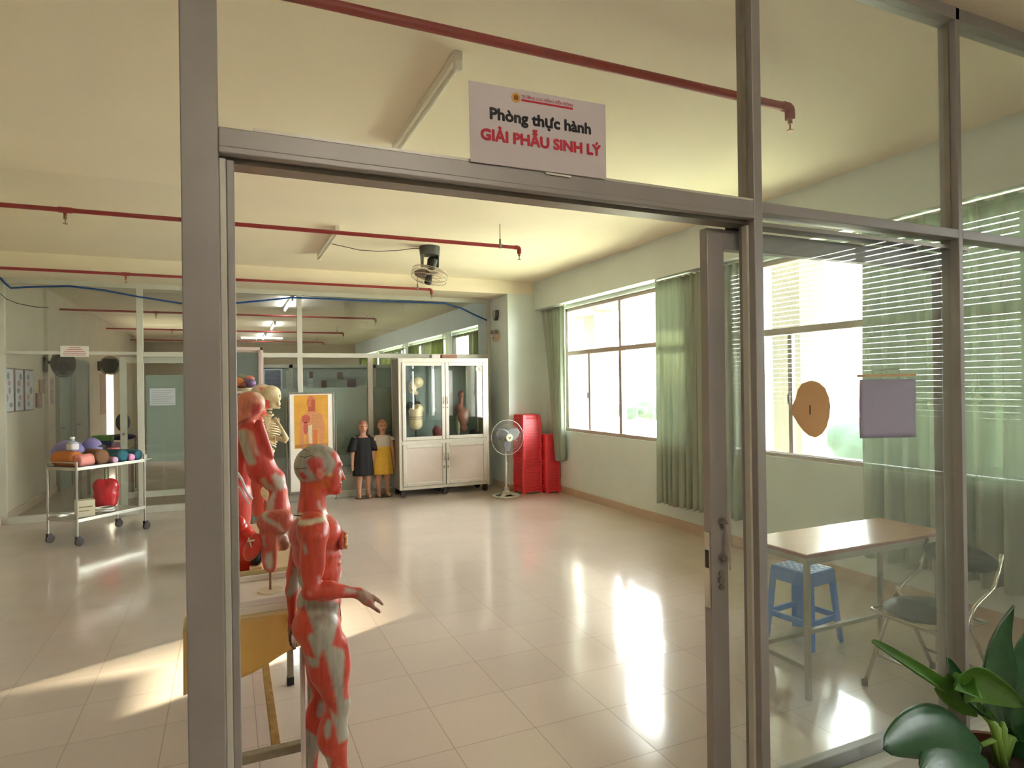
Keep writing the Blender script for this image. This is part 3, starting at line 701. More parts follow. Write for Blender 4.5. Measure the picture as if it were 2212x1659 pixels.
for k, (x0, x1) in enumerate(((cx0+.05, cm-.004), (cm+.004, cx1-.05))):
    d = MB(); z0, z1 = zm+.03, cz1-.05; w = .052
    d.box(x0, cy0-.018, z0, x0+w, cy0+.012, z1).box(x1-w, cy0-.018, z0, x1, cy0+.012, z1).box(x0+w, cy0-.018, z1-w, x1-w, cy0+.012, z1).box(x0+w, cy0-.018, z0, x1-w, cy0+.012, z0+w)
    do = d.build('glass_door', CAB, t, bevel=.006)
    MB().box(x0+w, cy0-.004, z0+w, x1-w, cy0, z1-w).build('door_glass', GL, do)
    hx = (x1-w*.5) if k == 0 else (x0+w*.5)
    MB().tube([(hx, cy0-.018, 1.36), (hx, cy0-.04, 1.37), (hx, cy0-.04, 1.45), (hx, cy0-.018, 1.46)], .006, n=8).build('handle', STEEL, do, smooth=True)
    MB().cyl((hx, cy0-.026, 1.30), (hx, cy0-.018, 1.30), .010, n=12).build('lock', DSTEEL, do)
    z0, z1 = cz0+.05, zm-.03
    d = MB(); d.box(x0, cy0-.018, z0, x0+w, cy0+.012, z1).box(x1-w, cy0-.018, z0, x1, cy0+.012, z1).box(x0+w, cy0-.018, z1-w, x1-w, cy0+.012, z1).box(x0+w, cy0-.018, z0, x1-w, cy0+.012, z0+w)
    do = d.build('panel_door', CAB, t, bevel=.006)
    MB().box(x0+w, cy0-.008, z0+w, x1-w, cy0+.004, z1-w).build('door_panel', CABP, do)
    hx = (x1-w*.5) if k == 0 else (x0+w*.5)
    MB().tube([(hx, cy0-.018, .52), (hx, cy0-.04, .53), (hx, cy0-.04, .61), (hx, cy0-.018, .62)], .006, n=8).build('handle', STEEL, do, smooth=True)
    MB().box(hx-.008, cy0-.03, .40, hx+.008, cy0-.018, .44).build('lock', DSTEEL, do)
for x_ in (cx0+.06, cm, cx1-.06):
    for y_ in (cy0+.05, cy1-.06):
        MB().box(x_-.03, y_-.03, .07, x_+.03, y_+.03, cz0).cyl((x_, y_-.02, .04), (x_, y_+.02, .04), .04, n=18).build('caster', DARKF, t, smooth='auto')
sk = thing('round_sticker', at(1035, 797, Y=cy0-.006), 'white round number sticker on the right glass door of the cabinet', 'sticker')
c0 = at(1035, 797, Y=cy0-.0055)
MB().lathe([(0, -.001), (.058, -.001), (.058, .001), (0, .001)], c0, axis='Y', n=28).build('disc', PAPER, sk)
text('numeral', '5', .06, pbr('grey_ink', (120, 118, 124), .6), sk, frame_M((c0.x, c0.y-.0015, c0.z-.022), (1, 0, 0), (0, 0, 1)), .0004)
# ================================================================= PEDESTAL FAN
fx, fy = 3.17, 3.78
t = thing('pedestal_fan', (fx, fy, 0), 'grey pedestal fan with round wire cage between cabinet and red stools', 'fan')
FGR = pbr('fan_grey', (196, 196, 190), .4); FW = pbr('fan_blade_grey', (104, 106, 108), .3)
b = MB()
b.lathe([(.150, 0), (.205, 0), (.208, .018), (.198, .026), (.160, .026), (.150, .018), (.150, 0)], (fx, fy, 0), n=40)
for k in range(4):
    a = PI/4+k*PI/2; b.bar((fx+.03*math.cos(a), fy+.03*math.sin(a), .055), (fx+.17*math.cos(a), fy+.17*math.sin(a), .018), .06, .014)
b.lathe([(0, .02), (.06, .03), (.055, .07), (.035, .085), (.032, .13), (.02, .14), (0, .14)], (fx, fy, 0), n=24)
b.build('base', FGR, t, smooth='auto')
MB().cyl((fx, fy, .1), (fx, fy, .47), .018, n=16).lathe([(0, .46), (.024, .46), (.024, .50), (0, .50)], (fx, fy, 0), n=16).cyl((fx, fy, .48), (fx, fy, .76), .012, n=14).build('pole', FGR, t, smooth='auto')
hz = .865
MB().ell((fx, fy+.06, hz), (.062, .09, .066)).cyl((fx, fy+.03, .74), (fx, fy+.04, .83), .03, .035, n=16).build('motor', FGR, t, smooth=True)
cg = MB(); RC = .252
fy2 = fy-.07
for rr, dy in ((RC, 0), (RC*.72, -.055), (RC*.72, .06)):
    cg.tube([(fx+rr*math.cos(a), fy2+dy, hz+rr*math.sin(a)) for a in (2*PI*i/56 for i in range(56))], .0045 if rr > .25 else .0012, n=6, closed=True)
for i in range(72):
    a = 2*PI*i/72; c_, s_ = math.cos(a), math.sin(a)
    cg.tube([(fx+r_*c_, fy2+d_, hz+r_*s_) for r_, d_ in ((.045, -.075), (.13, -.068), (RC, 0), (.13, .07), (.06, .075))], .0009, n=4, caps=False)
cg.build('cage', pbr('grey_wire', (176, 176, 172), .35, .5), t, smooth=True)
T5 = lambda v: Vector((fx+v[0], fy2+v[2], hz+v[1]))
bl = MB(); blade(bl, T5, .03, .205, .11, z=0); bl.build('blade', FW, t, smooth=True, solid=.002)
MB().cyl((fx, fy2+.04, hz), (fx, fy2-.03, hz), .03, n=16).build('hub', FW, t, smooth='auto')
bd = MB().lathe([(0, -.084), (.050, -.083), (.054, -.074), (0, -.072)], (fx, fy2, hz), axis='Y', n=28).build('badge', pbr('cream_badge', (224, 212, 176), .4), t)
MB().prism([(fx-.026, hz+.014), (fx-.012, hz+.016), (fx, hz-.004), (fx+.012, hz+.016), (fx+.026, hz+.014), (fx+.004, hz-.022), (fx-.004, hz-.022)], fy2-.086, fy2-.083).build('badge_mark', pbr('dark_grey_ink', (80, 78, 74), .5), bd)
tag(MB().tube([(fx+.1, fy+.12, .012), (3.36, 3.93, .012), (3.5, 3.88, .012), (3.62, 3.83, .012), (3.78, 3.86, .012)], .012, n=8).build('power_cord', pbr('grey_cord', (120, 116, 112), .5), smooth=True), 'grey power cord lying on the floor in front of the red stools', 'cord')
# ================================================================= RED STOOLS (two nested stacks)
STR = pbr('red_stool_plastic', (234, 66, 78), .35, noise=.06, nscale=14)
def stool_mesh(w_top, w_bot, h, m, name, label, cat, loc, rz, group, holes=True):
    t = thing(name, (0, 0, 0), label, cat, group)
    a, b = w_top/2, w_bot/2
    s = MB().box(-a, -a, h-.03, a, a, h); s.build('seat', m, t, world=False, bevel=.012)
    rim = MB()
    for q in range(4):
        R = Matrix.Rotation(q*PI/2, 3, 'Z')
        f = lambda x, y, z: R @ Vector((x, y, z))
        # apron panel between two legs, and the foot stretcher
        k = lambda z: a+(b-a)*(h-z)/h
        z0, z1 = h-.085, h-.02
        rim.add([f(-k(z0)*.75, -k(z0), z0), f(k(z0)*.75, -k(z0), z0), f(k(z1)*.85, -k(z1), z1), f(-k(z1)*.85, -k(z1), z1), f(-k(z0)*.75, -k(z0)+.008, z0), f(k(z0)*.75, -k(z0)+.008, z0), f(k(z1)*.85, -k(z1)+.008, z1), f(-k(z1)*.85, -k(z1)+.008, z1)],
                [(0,1,2,3),(7,6,5,4),(0,4,5,1),(1,5,6,2),(2,6,7,3),(3,7,4,0)])
    rim.build('apron', m, t, world=False, bevel=.003)
    for q in range(4):
        R = Matrix.Rotation(q*PI/2, 3, 'Z')
        L_ = MB(); wd = .055
        V = []
        for z in (h-.015, h*.5, 0.0):
            kk = a+(b-a)*(h-z)/h; ww = wd*(1.0 if z > 0 else .85)
            for px_, py_ in ((-kk, -kk), (-kk+ww, -kk), (-kk+ww*.35, -kk+ww*.35), (-kk, -kk+ww)):
                V.append(R @ Vector((px_, py_, z)))
        L_.add(V, [(0,1,2,3), (8,11,10,9)]+[(4*i+j, 4*i+(j+1) % 4, 4*i+4+(j+1) % 4, 4*i+4+j) for i in range(2) for j in range(4)])
        L_.build('leg', m, t, world=False, bevel=.006)
    return t
def low_stool(wt, wb, h, m, label, group):
    """squat moulded stool: corner legs, ribbed side panels with a lip"""
    t = thing('plastic_stool', (0, 0, 0), label, 'stool', group)
    a, b = wt/2, wb/2; k = lambda z: a+(b-a)*(h-z)/h
    MB().box(-a, -a, h-.022, a, a, h).build('seat', m, t, world=False, bevel=.010)
    rim = MB()
    for q in range(4):
        R = Matrix.Rotation(q*PI/2, 3, 'Z'); f = lambda x, y, z: R @ Vector((x, y, z))
        for z0, z1, i0 in ((.022, .034, -.005), (.034, h*.52, .013), (h*.52, h*.62, .002), (h*.62, h-.02, .013)):
            w0 = k(z0)-.045; w1 = k(z1)-.045; o_ = i0
            rim.add([f(-w0, -k(z0)+o_, z0), f(w0, -k(z0)+o_, z0), f(w1, -k(z1)+o_, z1), f(-w1, -k(z1)+o_, z1), f(-w0, -k(z0)+.02, z0), f(w0, -k(z0)+.02, z0), f(w1, -k(z1)+.02, z1), f(-w1, -k(z1)+.02, z1)],
                    [(0,1,2,3),(7,6,5,4),(0,4,5,1),(1,5,6,2),(2,6,7,3),(3,7,4,0)])
    rim.build('apron', m, t, world=False)
    for q in range(4):
        R = Matrix.Rotation(q*PI/2, 3, 'Z'); V = []
        for z in (h-.008, 0.0):
            kk = k(z); ww = .05
            for p_ in ((-kk, -kk+.012), (-kk+.012, -kk), (-kk+ww, -kk), (-kk+ww, -kk+.012), (-kk+.012, -kk+ww), (-kk, -kk+ww)): V.append(R @ Vector((*p_, z)))
        MB().add(V, [(0,1,2,3,4,5), (11,10,9,8,7,6)]+[(j, j+6, (j+1) % 6+6, (j+1) % 6) for j in range(6)]).build('leg', m, t, world=False)
    return t
def place_stack(x, y, n, dz, z0, rz, wt, wb, h, group, where):
    src = None
    for k in range(n):
        place = 'top' if k == n-1 else 'bottom' if k == 0 else None
        lab = ('topmost red plastic stool of the %s' if place == 'top' else 'bottom red plastic stool of the %s' if place == 'bottom' else 'red plastic stool nested inside the %s') % where
        if src is None:
            src = o = low_stool(wt, wb, h, STR, lab, group)
        else:
            o = copy_tree(src)
        o['label'] = lab; o.location = (x+random.uniform(-.004, .004), y+random.uniform(-.004, .004), z0+k*dz); o.rotation_euler = (0, 0, rz)
place_stack(3.63, 4.005, 24, .0415, 0.0, .04, .30, .335, .22, 'red plastic stools stacked in the corner', 'taller corner stack, left of the curtain hem')
place_stack(3.922, 3.84, 17, .0415, 0.0, -.03, .215, .245, .21, 'red plastic stools stacked in the corner', 'shorter corner stack against the window wall')

for px1, px2, rgb, lab in ((931, 949, (222, 214, 206), 'small white box lying on top of the display cabinet'), (953, 985, (150, 104, 84), 'small brown box lying on top of the display cabinet')):
    a_, b_2 = at(px1, 765, Y=4.5), at(px2, 765, Y=4.5)
    tag(MB().box(a_.x, 4.45, cz1+.012, b_2.x, 4.6, cz1+.072).build('small_box', pbr('topbox_%d' % rgb[0], rgb, .6, noise=.1), bevel=.004), lab, 'box')
# ================================================================= DESK, STOOL AND CHAIR BEHIND THE GLASS
WOOD = pbr('desk_laminate', (186, 124, 88), .22, noise=.22, nscale=5, stretch=(1, 9, 1), spec=.6)
EDGE = pbr('desk_edge', (140, 74, 70), .5)
FRM = pbr('desk_frame_paint', (158, 148, 136), .4, .3, noise=.1)
dx0, dx1, dy0, dy1, dz = 2.12, 3.24, -2.40, -1.98, .75
t = thing('wooden_desk', ((dx0+dx1)/2, (dy0+dy1)/2, 0), 'narrow wooden topped desk on grey steel legs behind the glass', 'desk')
MB().box(dx0, dy0, dz-.022, dx1, dy1, dz).build('desk_top', WOOD, t, bevel=.004)
MB().box(dx0-.002, dy0-.002, dz-.02, dx1+.002, dy0+.004, dz-.003).box(dx0-.002, dy0, dz-.02, dx0+.004, dy1, dz-.003).build('edge_band', EDGE, t)
MB().box(dx0+.03, dy0+.02, dz-.062, dx1-.03, dy0+.045, dz-.022).box(dx0+.03, dy1-.045, dz-.062, dx1-.03, dy1-.02, dz-.022).box(dx0+.03, dy0+.045, dz-.062, dx0+.055, dy1-.045, dz-.022).box(dx1-.055, dy0+.045, dz-.062, dx1-.03, dy1-.045, dz-.022).build('apron_frame', FRM, t)
for x in (dx0+.03, dx1-.055):
    for y in (dy0+.02, dy1-.045):
        MB().box(x, y, 0, x+.025, y+.025, dz-.06).build('leg', FRM, t, bevel=.002)
MB().box(dx0+.033, dy0+.045, .145, dx0+.052, dy1-.045, .17).box(dx1-.052, dy0+.045, .145, dx1-.033, dy1-.045, .17).box(dx0+.052, -2.02-.01, .145, dx1-.052, -2.0, .168).build('foot_rail', FRM, t)
# blue stool
BLU = pbr('blue_stool_plastic', (70, 120, 214), .3, noise=.08, nscale=12)
bs = stool_mesh(.265, .33, .46, BLU, 'plastic_stool', 'blue plastic stool with a woven pattern seat under the wooden desk', 'stool', (0, 0, 0), 0, None)
pat = MB()
for i in range(9):
    for j in range(9):
        x, y = (i-4)*.025, (j-4)*.025
        if (i+j) % 2 == 0: pat.box(x-.011, y-.011, .459, x+.011, y+.011, .463)
pat.build('seat_weave', pbr('blue_stool_light', (150, 190, 240), .3), bs, world=False)
st_ = MB()
for q in range(4):
    R = Matrix.Rotation(q*PI/2, 3, 'Z'); k = .1325+(.165-.1325)*(.46-.16)/.46
    st_.obox(R @ Vector((0, -k+.012, .16)), (2*k-.06, .012, .035), M=R)
st_.build('foot_rail', BLU, bs, world=False)
bs.location = (2.77, -1.80, 0); bs.rotation_euler = (0, 0, .12)
# folding chair
CH = pbr('chair_chrome', (196, 190, 176), .22, .8); VIN = pbr('black_vinyl', (36, 44, 50), .35, bump=.3, bscale=120)
t = thing('folding_chair', (2.8, -2.55, 0), 'folding chair with black padded seat and chrome tube legs by the desk', 'chair')
def tb(P, r=.011, n=10):
    # round the corners of a bent tube
    Q = [Vector(P[0])]
    for i in range(1, len(P)-1):
        a, b, c = Vector(P[i-1]), Vector(P[i]), Vector(P[i+1]); d1_, d2_ = (a-b).normalized(), (c-b).normalized(); k = min(.04, (a-b).length*.4, (c-b).length*.4)
        for u in (0, .33, .66, 1): Q.append((b+d1_*k)*(1-u)**2+b*2*u*(1-u)+(b+d2_*k)*u*u)
    Q.append(Vector(P[-1])); return Q
ya, yb = -2.76, -2.38
fr = MB()
for y in (ya, yb):
    fr.tube(tb([(2.56, y, .012), (2.84, y, .48), (3.02, y, .56), (3.09, y, .72)]), .0105)
fr.build('front_leg_frame', CH, t, smooth=True)
fr = MB()
for y in (ya+.025, yb-.025): fr.tube([(3.08, y, .012), (2.79, y, .50)], .0105)
fr.build('rear_leg_frame', CH, t, smooth=True)
MB().tube([(2.645, ya, .15), (2.645, yb, .15)], .008).tube([(3.02, ya+.025, .12), (3.02, yb-.025, .12)], .008).build('stretcher', CH, t, smooth=True)
MB().tube(tb([(2.60, ya+.01, .405), (2.58, ya+.06, .405), (2.58, yb-.06, .405), (2.60, yb-.01, .405), (2.97, yb-.01, .39), (2.97, ya+.01, .39)])+[Vector((2.60, ya+.01, .405))], .009).build('seat_frame', CH, t, smooth=True)
soft('seat', [eli((2.77, (ya+yb)/2, .425), (.205, .185, .034)), eli((2.78, (ya+yb)/2, .43), (.17, .16, .032))], .008, VIN, t, k=.02)
soft('backrest', [eli((3.07, (ya+yb)/2, .665), (.026, .19, .075)), cap((3.06, ya+.03, .665), .03, (3.06, yb-.03, .665), .03)], .008, VIN, t, k=.02)
for p in ((2.56, ya), (2.56, yb), (3.08, ya+.025), (3.08, yb-.025)):
    MB().cyl((p[0], p[1], 0), (p[0], p[1], .03), .015, n=12).build('foot_cap', DARKF, t, smooth='auto')
# ================================================================= POTTED PLANT IN THE CORRIDOR
LEAF = pbr('leaf_green', (44, 92, 52), .3, noise=.3, nscale=18, trans=.15, spec=.6)
LEAF2 = pbr('leaf_light_green', (92, 146, 52), .35, noise=.2, nscale=18, trans=.3)
STEM = pbr('leaf_stem', (120, 160, 70), .4)
pc = at(2170, 1640, Y=-3.42)
t = thing('potted_plant', (pc.x, pc.y, 0), 'broad leaved green plant in a pot in front of the glass, lower right', 'plant')
MB().lathe([(0, 0), (.12, 0), (.165, .30), (.175, .31), (.175, .34), (.155, .34), (.15, .31), (0, .30)], (pc.x, pc.y, 0), n=32).build('pot', pbr('plant_pot', (150, 96, 70), .6, noise=.15), t, smooth='auto')
MB().lathe([(0, .295), (.15, .30), (.15, .312), (0, .318)], (pc.x, pc.y, 0), n=24).build('soil', pbr('soil', (60, 46, 36), .95, noise=.4, nscale=40), t)
def leaf(base, mid, tip, w, m, fold=.25, side=None, nm='leaf', tipw=.0, roll=0):
    base, mid, tip = Vector(base), Vector(mid), Vector(tip)
    sd = Vector(side).normalized() if side else None
    def fn(u, v):
        p = base*(1-u)**2+mid*2*u*(1-u)+tip*u*u
        d = ((mid-base)*2*(1-u)+(tip-mid)*2*u).normalized()
        s_ = sd if sd else d.cross(Vector((0, 0, 1))).normalized()
        s2 = (s_-d*s_.dot(d)).normalized(); nrm = s2.cross(d)
        ww = w*(max(0, math.sin(PI*(u**.8)))**.58*(1-tipw)+tipw*.5)
        q = (v-.5)*2; a = q*(fold+roll*u)
        return p+s2*ww*math.sin(a)/max(fold+roll*u, .01)*.5*2*.5+nrm*ww*(1-math.cos(a))/max(fold+roll*u, .01)*.5+nrm*.003*math.sin(v*40)
    MB().grid(fn, 22, 13).build(nm, m, t, smooth=True, solid=.0016)
Yp = -3.40
crown = at(2150, 1640, Y=Yp)
A3 = lambda x, y, d=0: at(x, y, Y=Yp+d)
leaf(A3(2150, 1560, .02), A3(2020, 1478, .04), A3(1884, 1386, .03), .085, LEAF2, 1.5, (.3, .5, .8), nm='young_leaf', tipw=.42)
leaf(A3(2110, 1548), A3(1990, 1395, -.02), A3(2214, 1526, -.03), .15, LEAF2, .7, (.3, .2, -.9))
leaf(A3(2140, 1560), A3(2060, 1500, .02), A3(2045, 1420, .03), .10, LEAF, .8, (.75, .1, -.55))
leaf(A3(2170, 1590, .06), A3(2090, 1430, .10), A3(2190, 1308, .06), .30, LEAF, .5, (.95, .15, .1))
leaf(A3(2200, 1590, .08), A3(2200, 1430, .12), A3(2290, 1330, .10), .24, LEAF, .5, (.9, -.15, .2))
leaf(A3(2120, 1610, -.03), A3(2040, 1545, -.05), A3(1908, 1618, -.08), .17, LEAF, .55, (.12, -.45, -.9))
leaf(A3(2130, 1640, -.02), A3(2060, 1600, -.09), A3(1990, 1668, -.12), .12, LEAF, .5, (.2, -.7, -.6))
leaf(A3(2200, 1600, -.02), A3(2240, 1500, -.02), A3(2290, 1480, -.08), .2, LEAF, .5, (.5, -.4, -.8))
leaf(A3(2190, 1640, 0), A3(2230, 1590, -.05), A3(2300, 1620, -.12), .16, LEAF, .5, (.2, -.5, -.8))
sm = MB()
for (q, r) in (((2140, 1560), .010), ((2125, 1545), .012), ((2190, 1600), .013), ((2120, 1610), .011), ((2165, 1560), .011), ((2200, 1600), .012)):
    p = A3(*q); sm.tube([Vector((pc.x+random.uniform(-.03, .03), pc.y+random.uniform(-.02, .02), .31)), (Vector((pc.x, pc.y, .42))+p)/2, p], [r*1.3, r*1.2, r*.7], n=9)
sm.build('stem', STEM, t, smooth=True)
# ================================================================= INSTRUMENT TROLLEY WITH ITS LOAD
tc = Vector(((-2.308-1.372)/2, (3.482+3.797)/2, 0)); ang = math.atan2(3.797-3.206, -1.372+1.941)
tl, tw = .80, .44
t = thing('instrument_trolley', tc, 'two tier chrome trolley on black casters carrying rolled bolsters', 'trolley', rz=ang)
pz = .81
for sx in (-1, 1):
    for sy in (-1, 1):
        x, y = sx*tl/2, sy*tw/2
        MB().cyl((x, y, .10), (x, y, pz+.07), .0115, n=14).build('leg', STEEL, t, world=False, smooth='auto')
        MB().cyl((x+.02, y-.012, .045), (x+.02, y+.012, .045), .043, n=20).box(x-.014, y-.018, .07, x+.03, y+.018, .105).build('caster', DARKF, t, world=False, smooth='auto')
def tier(z, name):
    MB().box(-tl/2, -tw/2, z-.012, tl/2, tw/2, z).box(-tl/2, -tw/2-.008, z-.02, tl/2, -tw/2+.006, z+.012).box(-tl/2, tw/2-.006, z-.02, tl/2, tw/2+.008, z+.012).box(-tl/2-.008, -tw/2, z-.02, -tl/2+.006, tw/2, z+.012).build(name, STEEL, t, world=False)
tier(pz, 'top_tray'); tier(.27, 'lower_tray')
MB().tube([(-tl/2, -tw/2, pz+.06), (-tl/2, tw/2, pz+.06)], .006).tube([(-tl/2, tw/2, pz+.06), (tl/2, tw/2, pz+.06)], .006).tube([(tl/2, -tw/2, pz+.06), (tl/2, tw/2, pz+.06)], .006).tube([(-tl/2, -tw/2, .33), (-tl/2, tw/2, .33)], .005).build('guard_rail', STEEL, t, world=False, smooth=True)
MB().tube([(tl/2, -tw/2, pz+.0), (tl/2+.10, -tw/2, pz+.01)], .007).build('push_handle', STEEL, t, world=False, smooth=True)
Rz = Matrix.Rotation(ang, 3, 'Z')
tp_ = lambda x, y, z: tc + Rz @ Vector((x, y, z))
def roll(name, label, cat, x, y, r, L, rgb, a=PI/2, r2=None, group=None, z=None, par=None):
    d = Vector((math.cos(a), math.sin(a), 0)); c = Vector((x, y, (pz+.002+r) if z is None else z))
    P0, P1 = c-d*L/2, c+d*L/2; n = 18
    prof = [(0, 0), (r*.62, 0), (r*.93, L*.03), (r, L*.12), (r*1.01, L*.5), (r, L*.88), (r*.93, L*.97), (r*.62, L), (0, L)]
    m = MB(); ring = []
    x_ = d.cross(Vector((0, 0, 1))); V = []
    for (rr, h) in prof:
        for i in range(n):
            tt = 2*PI*i/n; V.append(tc+Rz @ (P0+d*h+x_*math.cos(tt)*rr+Vector((0, 0, 1))*math.sin(tt)*rr))
    m.add(V, [(j*n+i, j*n+(i+1) % n, (j+1)*n+(i+1) % n, (j+1)*n+i) for j in range(len(prof)-1) for i in range(n)])
    o = m.build(name, pbr('cloth_%d_%d_%d' % rgb, rgb, .75, noise=.2, nscale=12, bump=.3, bscale=90), smooth=True)
    return tag(o, label, cat, group)
roll('bolster', 'orange brown bolster at the left end of the trolley top', 'bolster', -.30, .06, .085, .30, (196, 110, 34))
roll('bolster', 'pale pink bolster at the front left corner of the trolley top', 'bolster', -.235, -.105, .066, .20, (236, 150, 138), a=.15)
roll('bolster', 'brown bolster in the middle of the trolley top', 'bolster', -.06, .0, .085, .36, (126, 84, 50), a=PI/2-.1)
roll('bolster', 'small pale lilac roll between brown and teal bolsters', 'bolster', .062, -.09, .036, .22, (214, 168, 204))
roll('bolster', 'teal bolster right of the brown one on the trolley', 'bolster', .165, -.04, .072, .30, (16, 92, 110))
roll('bolster', 'small pink roll between the two teal bolsters', 'bolster', .265, -.08, .042, .24, (226, 142, 188))
roll('bolster', 'dark teal bolster at the right end of the trolley top', 'bolster', .35, -.02, .062, .34, (20, 84, 104), a=PI/2+.05)
def blob(name, label, cat, c, r, rgb, rough=.5, extra=(), res=.01, k=.03, M=None):
    o = soft(name, [eli(c, r)]+list(extra), res, pbr('blob_%d_%d_%d' % rgb, rgb, rough, noise=.2, nscale=14, bump=.4, bscale=25), k=k)
    return tag(o, label, cat)
p = tp_(-.22, .16, pz+.19)
blob('plastic_bag', 'lilac plastic bag behind the orange bolster on the trolley', 'bag', (p.x, p.y, pz+.14), (.16, .07, .14), (126, 118, 176), .35, [eli((p.x+.2, p.y+.1, pz+.16), (.11, .06, .13)), eli((p.x+.1, p.y+.05, pz+.06), (.1, .06, .055))])
p = tp_(.02, .13, 0)
blob('towel', 'folded dark grey towel lying over the brown bolster', 'towel', (p.x, p.y, pz+.196), (.13, .08, .03), (62, 56, 52), .8, [eli((p.x+.06, p.y-.05, pz+.19), (.09, .05, .02))])
p = tp_(-.26, .03, 0)
t2 = thing('bottle', (p.x, p.y, pz+.176), 'clear squat bottle with a white label on the orange bolster', 'bottle')
MB().lathe([(0, .176), (.052, .176), (.056, .19), (.056, .24), (.045, .265), (.022, .275), (.022, .30), (0, .30)], (p.x, p.y, pz), n=22).build('body', pbr('bottle_plastic', (170, 176, 190), .2), t2, smooth='auto')
MB().lathe([(.0568, .185), (.0575, .19), (.0575, .238), (.0568, .243)], (p.x, p.y, pz), n=22).build('label_band', PAPER, t2, smooth=True)
MB().lathe([(0, .30), (.024, .30), (.024, .318), (0, .318)], (p.x, p.y, pz), n=18).build('cap', WPLA, t2, smooth='auto')
p = tp_(.27, .10, 0)
tag(MB().obox((p.x, p.y, pz+.075), (.10, .07, .15), ang).build('medicine_box', pbr('red_white_box', (206, 92, 90), .5, noise=.3, nscale=20), bevel=.004), 'small red and white box behind the pink roll on the trolley', 'box')
p = tp_(-.20, -.06, 0)
t2 = thing('carton', (p.x, p.y, .272), 'small cream carton with faint printing on the lower trolley tray', 'box', rz=ang-.5)
MB().box(-.085, -.07, 0, .085, .07, .175).build('box_body', pbr('cream_carton', (222, 212, 184), .6, noise=.08), t2, world=False, bevel=.003)
MB().box(-.06, -.0712, .10, .06, -.07, .112).box(-.06, -.0712, .06, .03, -.07, .07).box(.0845, -.03, .04, .0855, .03, .13).build('printed_lines', pbr('faded_print', (150, 120, 90), .7), t2, world=False)
p = tp_(.03, -.03, 0)
tag(MB().tube([(p.x+.11*math.cos(a), p.y+.085*math.sin(a), .288+.004*math.sin(3*a)) for a in (2*PI*i/36 for i in range(36))], .012, n=8, closed=True).tube([(p.x+.10*math.cos(a), p.y+.078*math.sin(a), .311+.003*math.sin(2*a)) for a in (2*PI*i/36 for i in range(36))], .011, n=8, closed=True).build('hose_coil', pbr('white_hose', (216, 214, 204), .35), smooth=True), 'coil of white hose beside the carton on the lower tray', 'hose')
p = tp_(.17, .10, 0)
blob('plastic_bag', 'crumpled red plastic bag standing on the lower tray of the trolley', 'bag', (p.x, p.y, .42), (.125, .085, .155), (206, 40, 48), .25, [eli((p.x+.04, p.y, .52), (.09, .06, .10)), eli((p.x-.06, p.y, .53), (.07, .06, .09)), eli((p.x, p.y, .34), (.11, .08, .07))], k=.02)
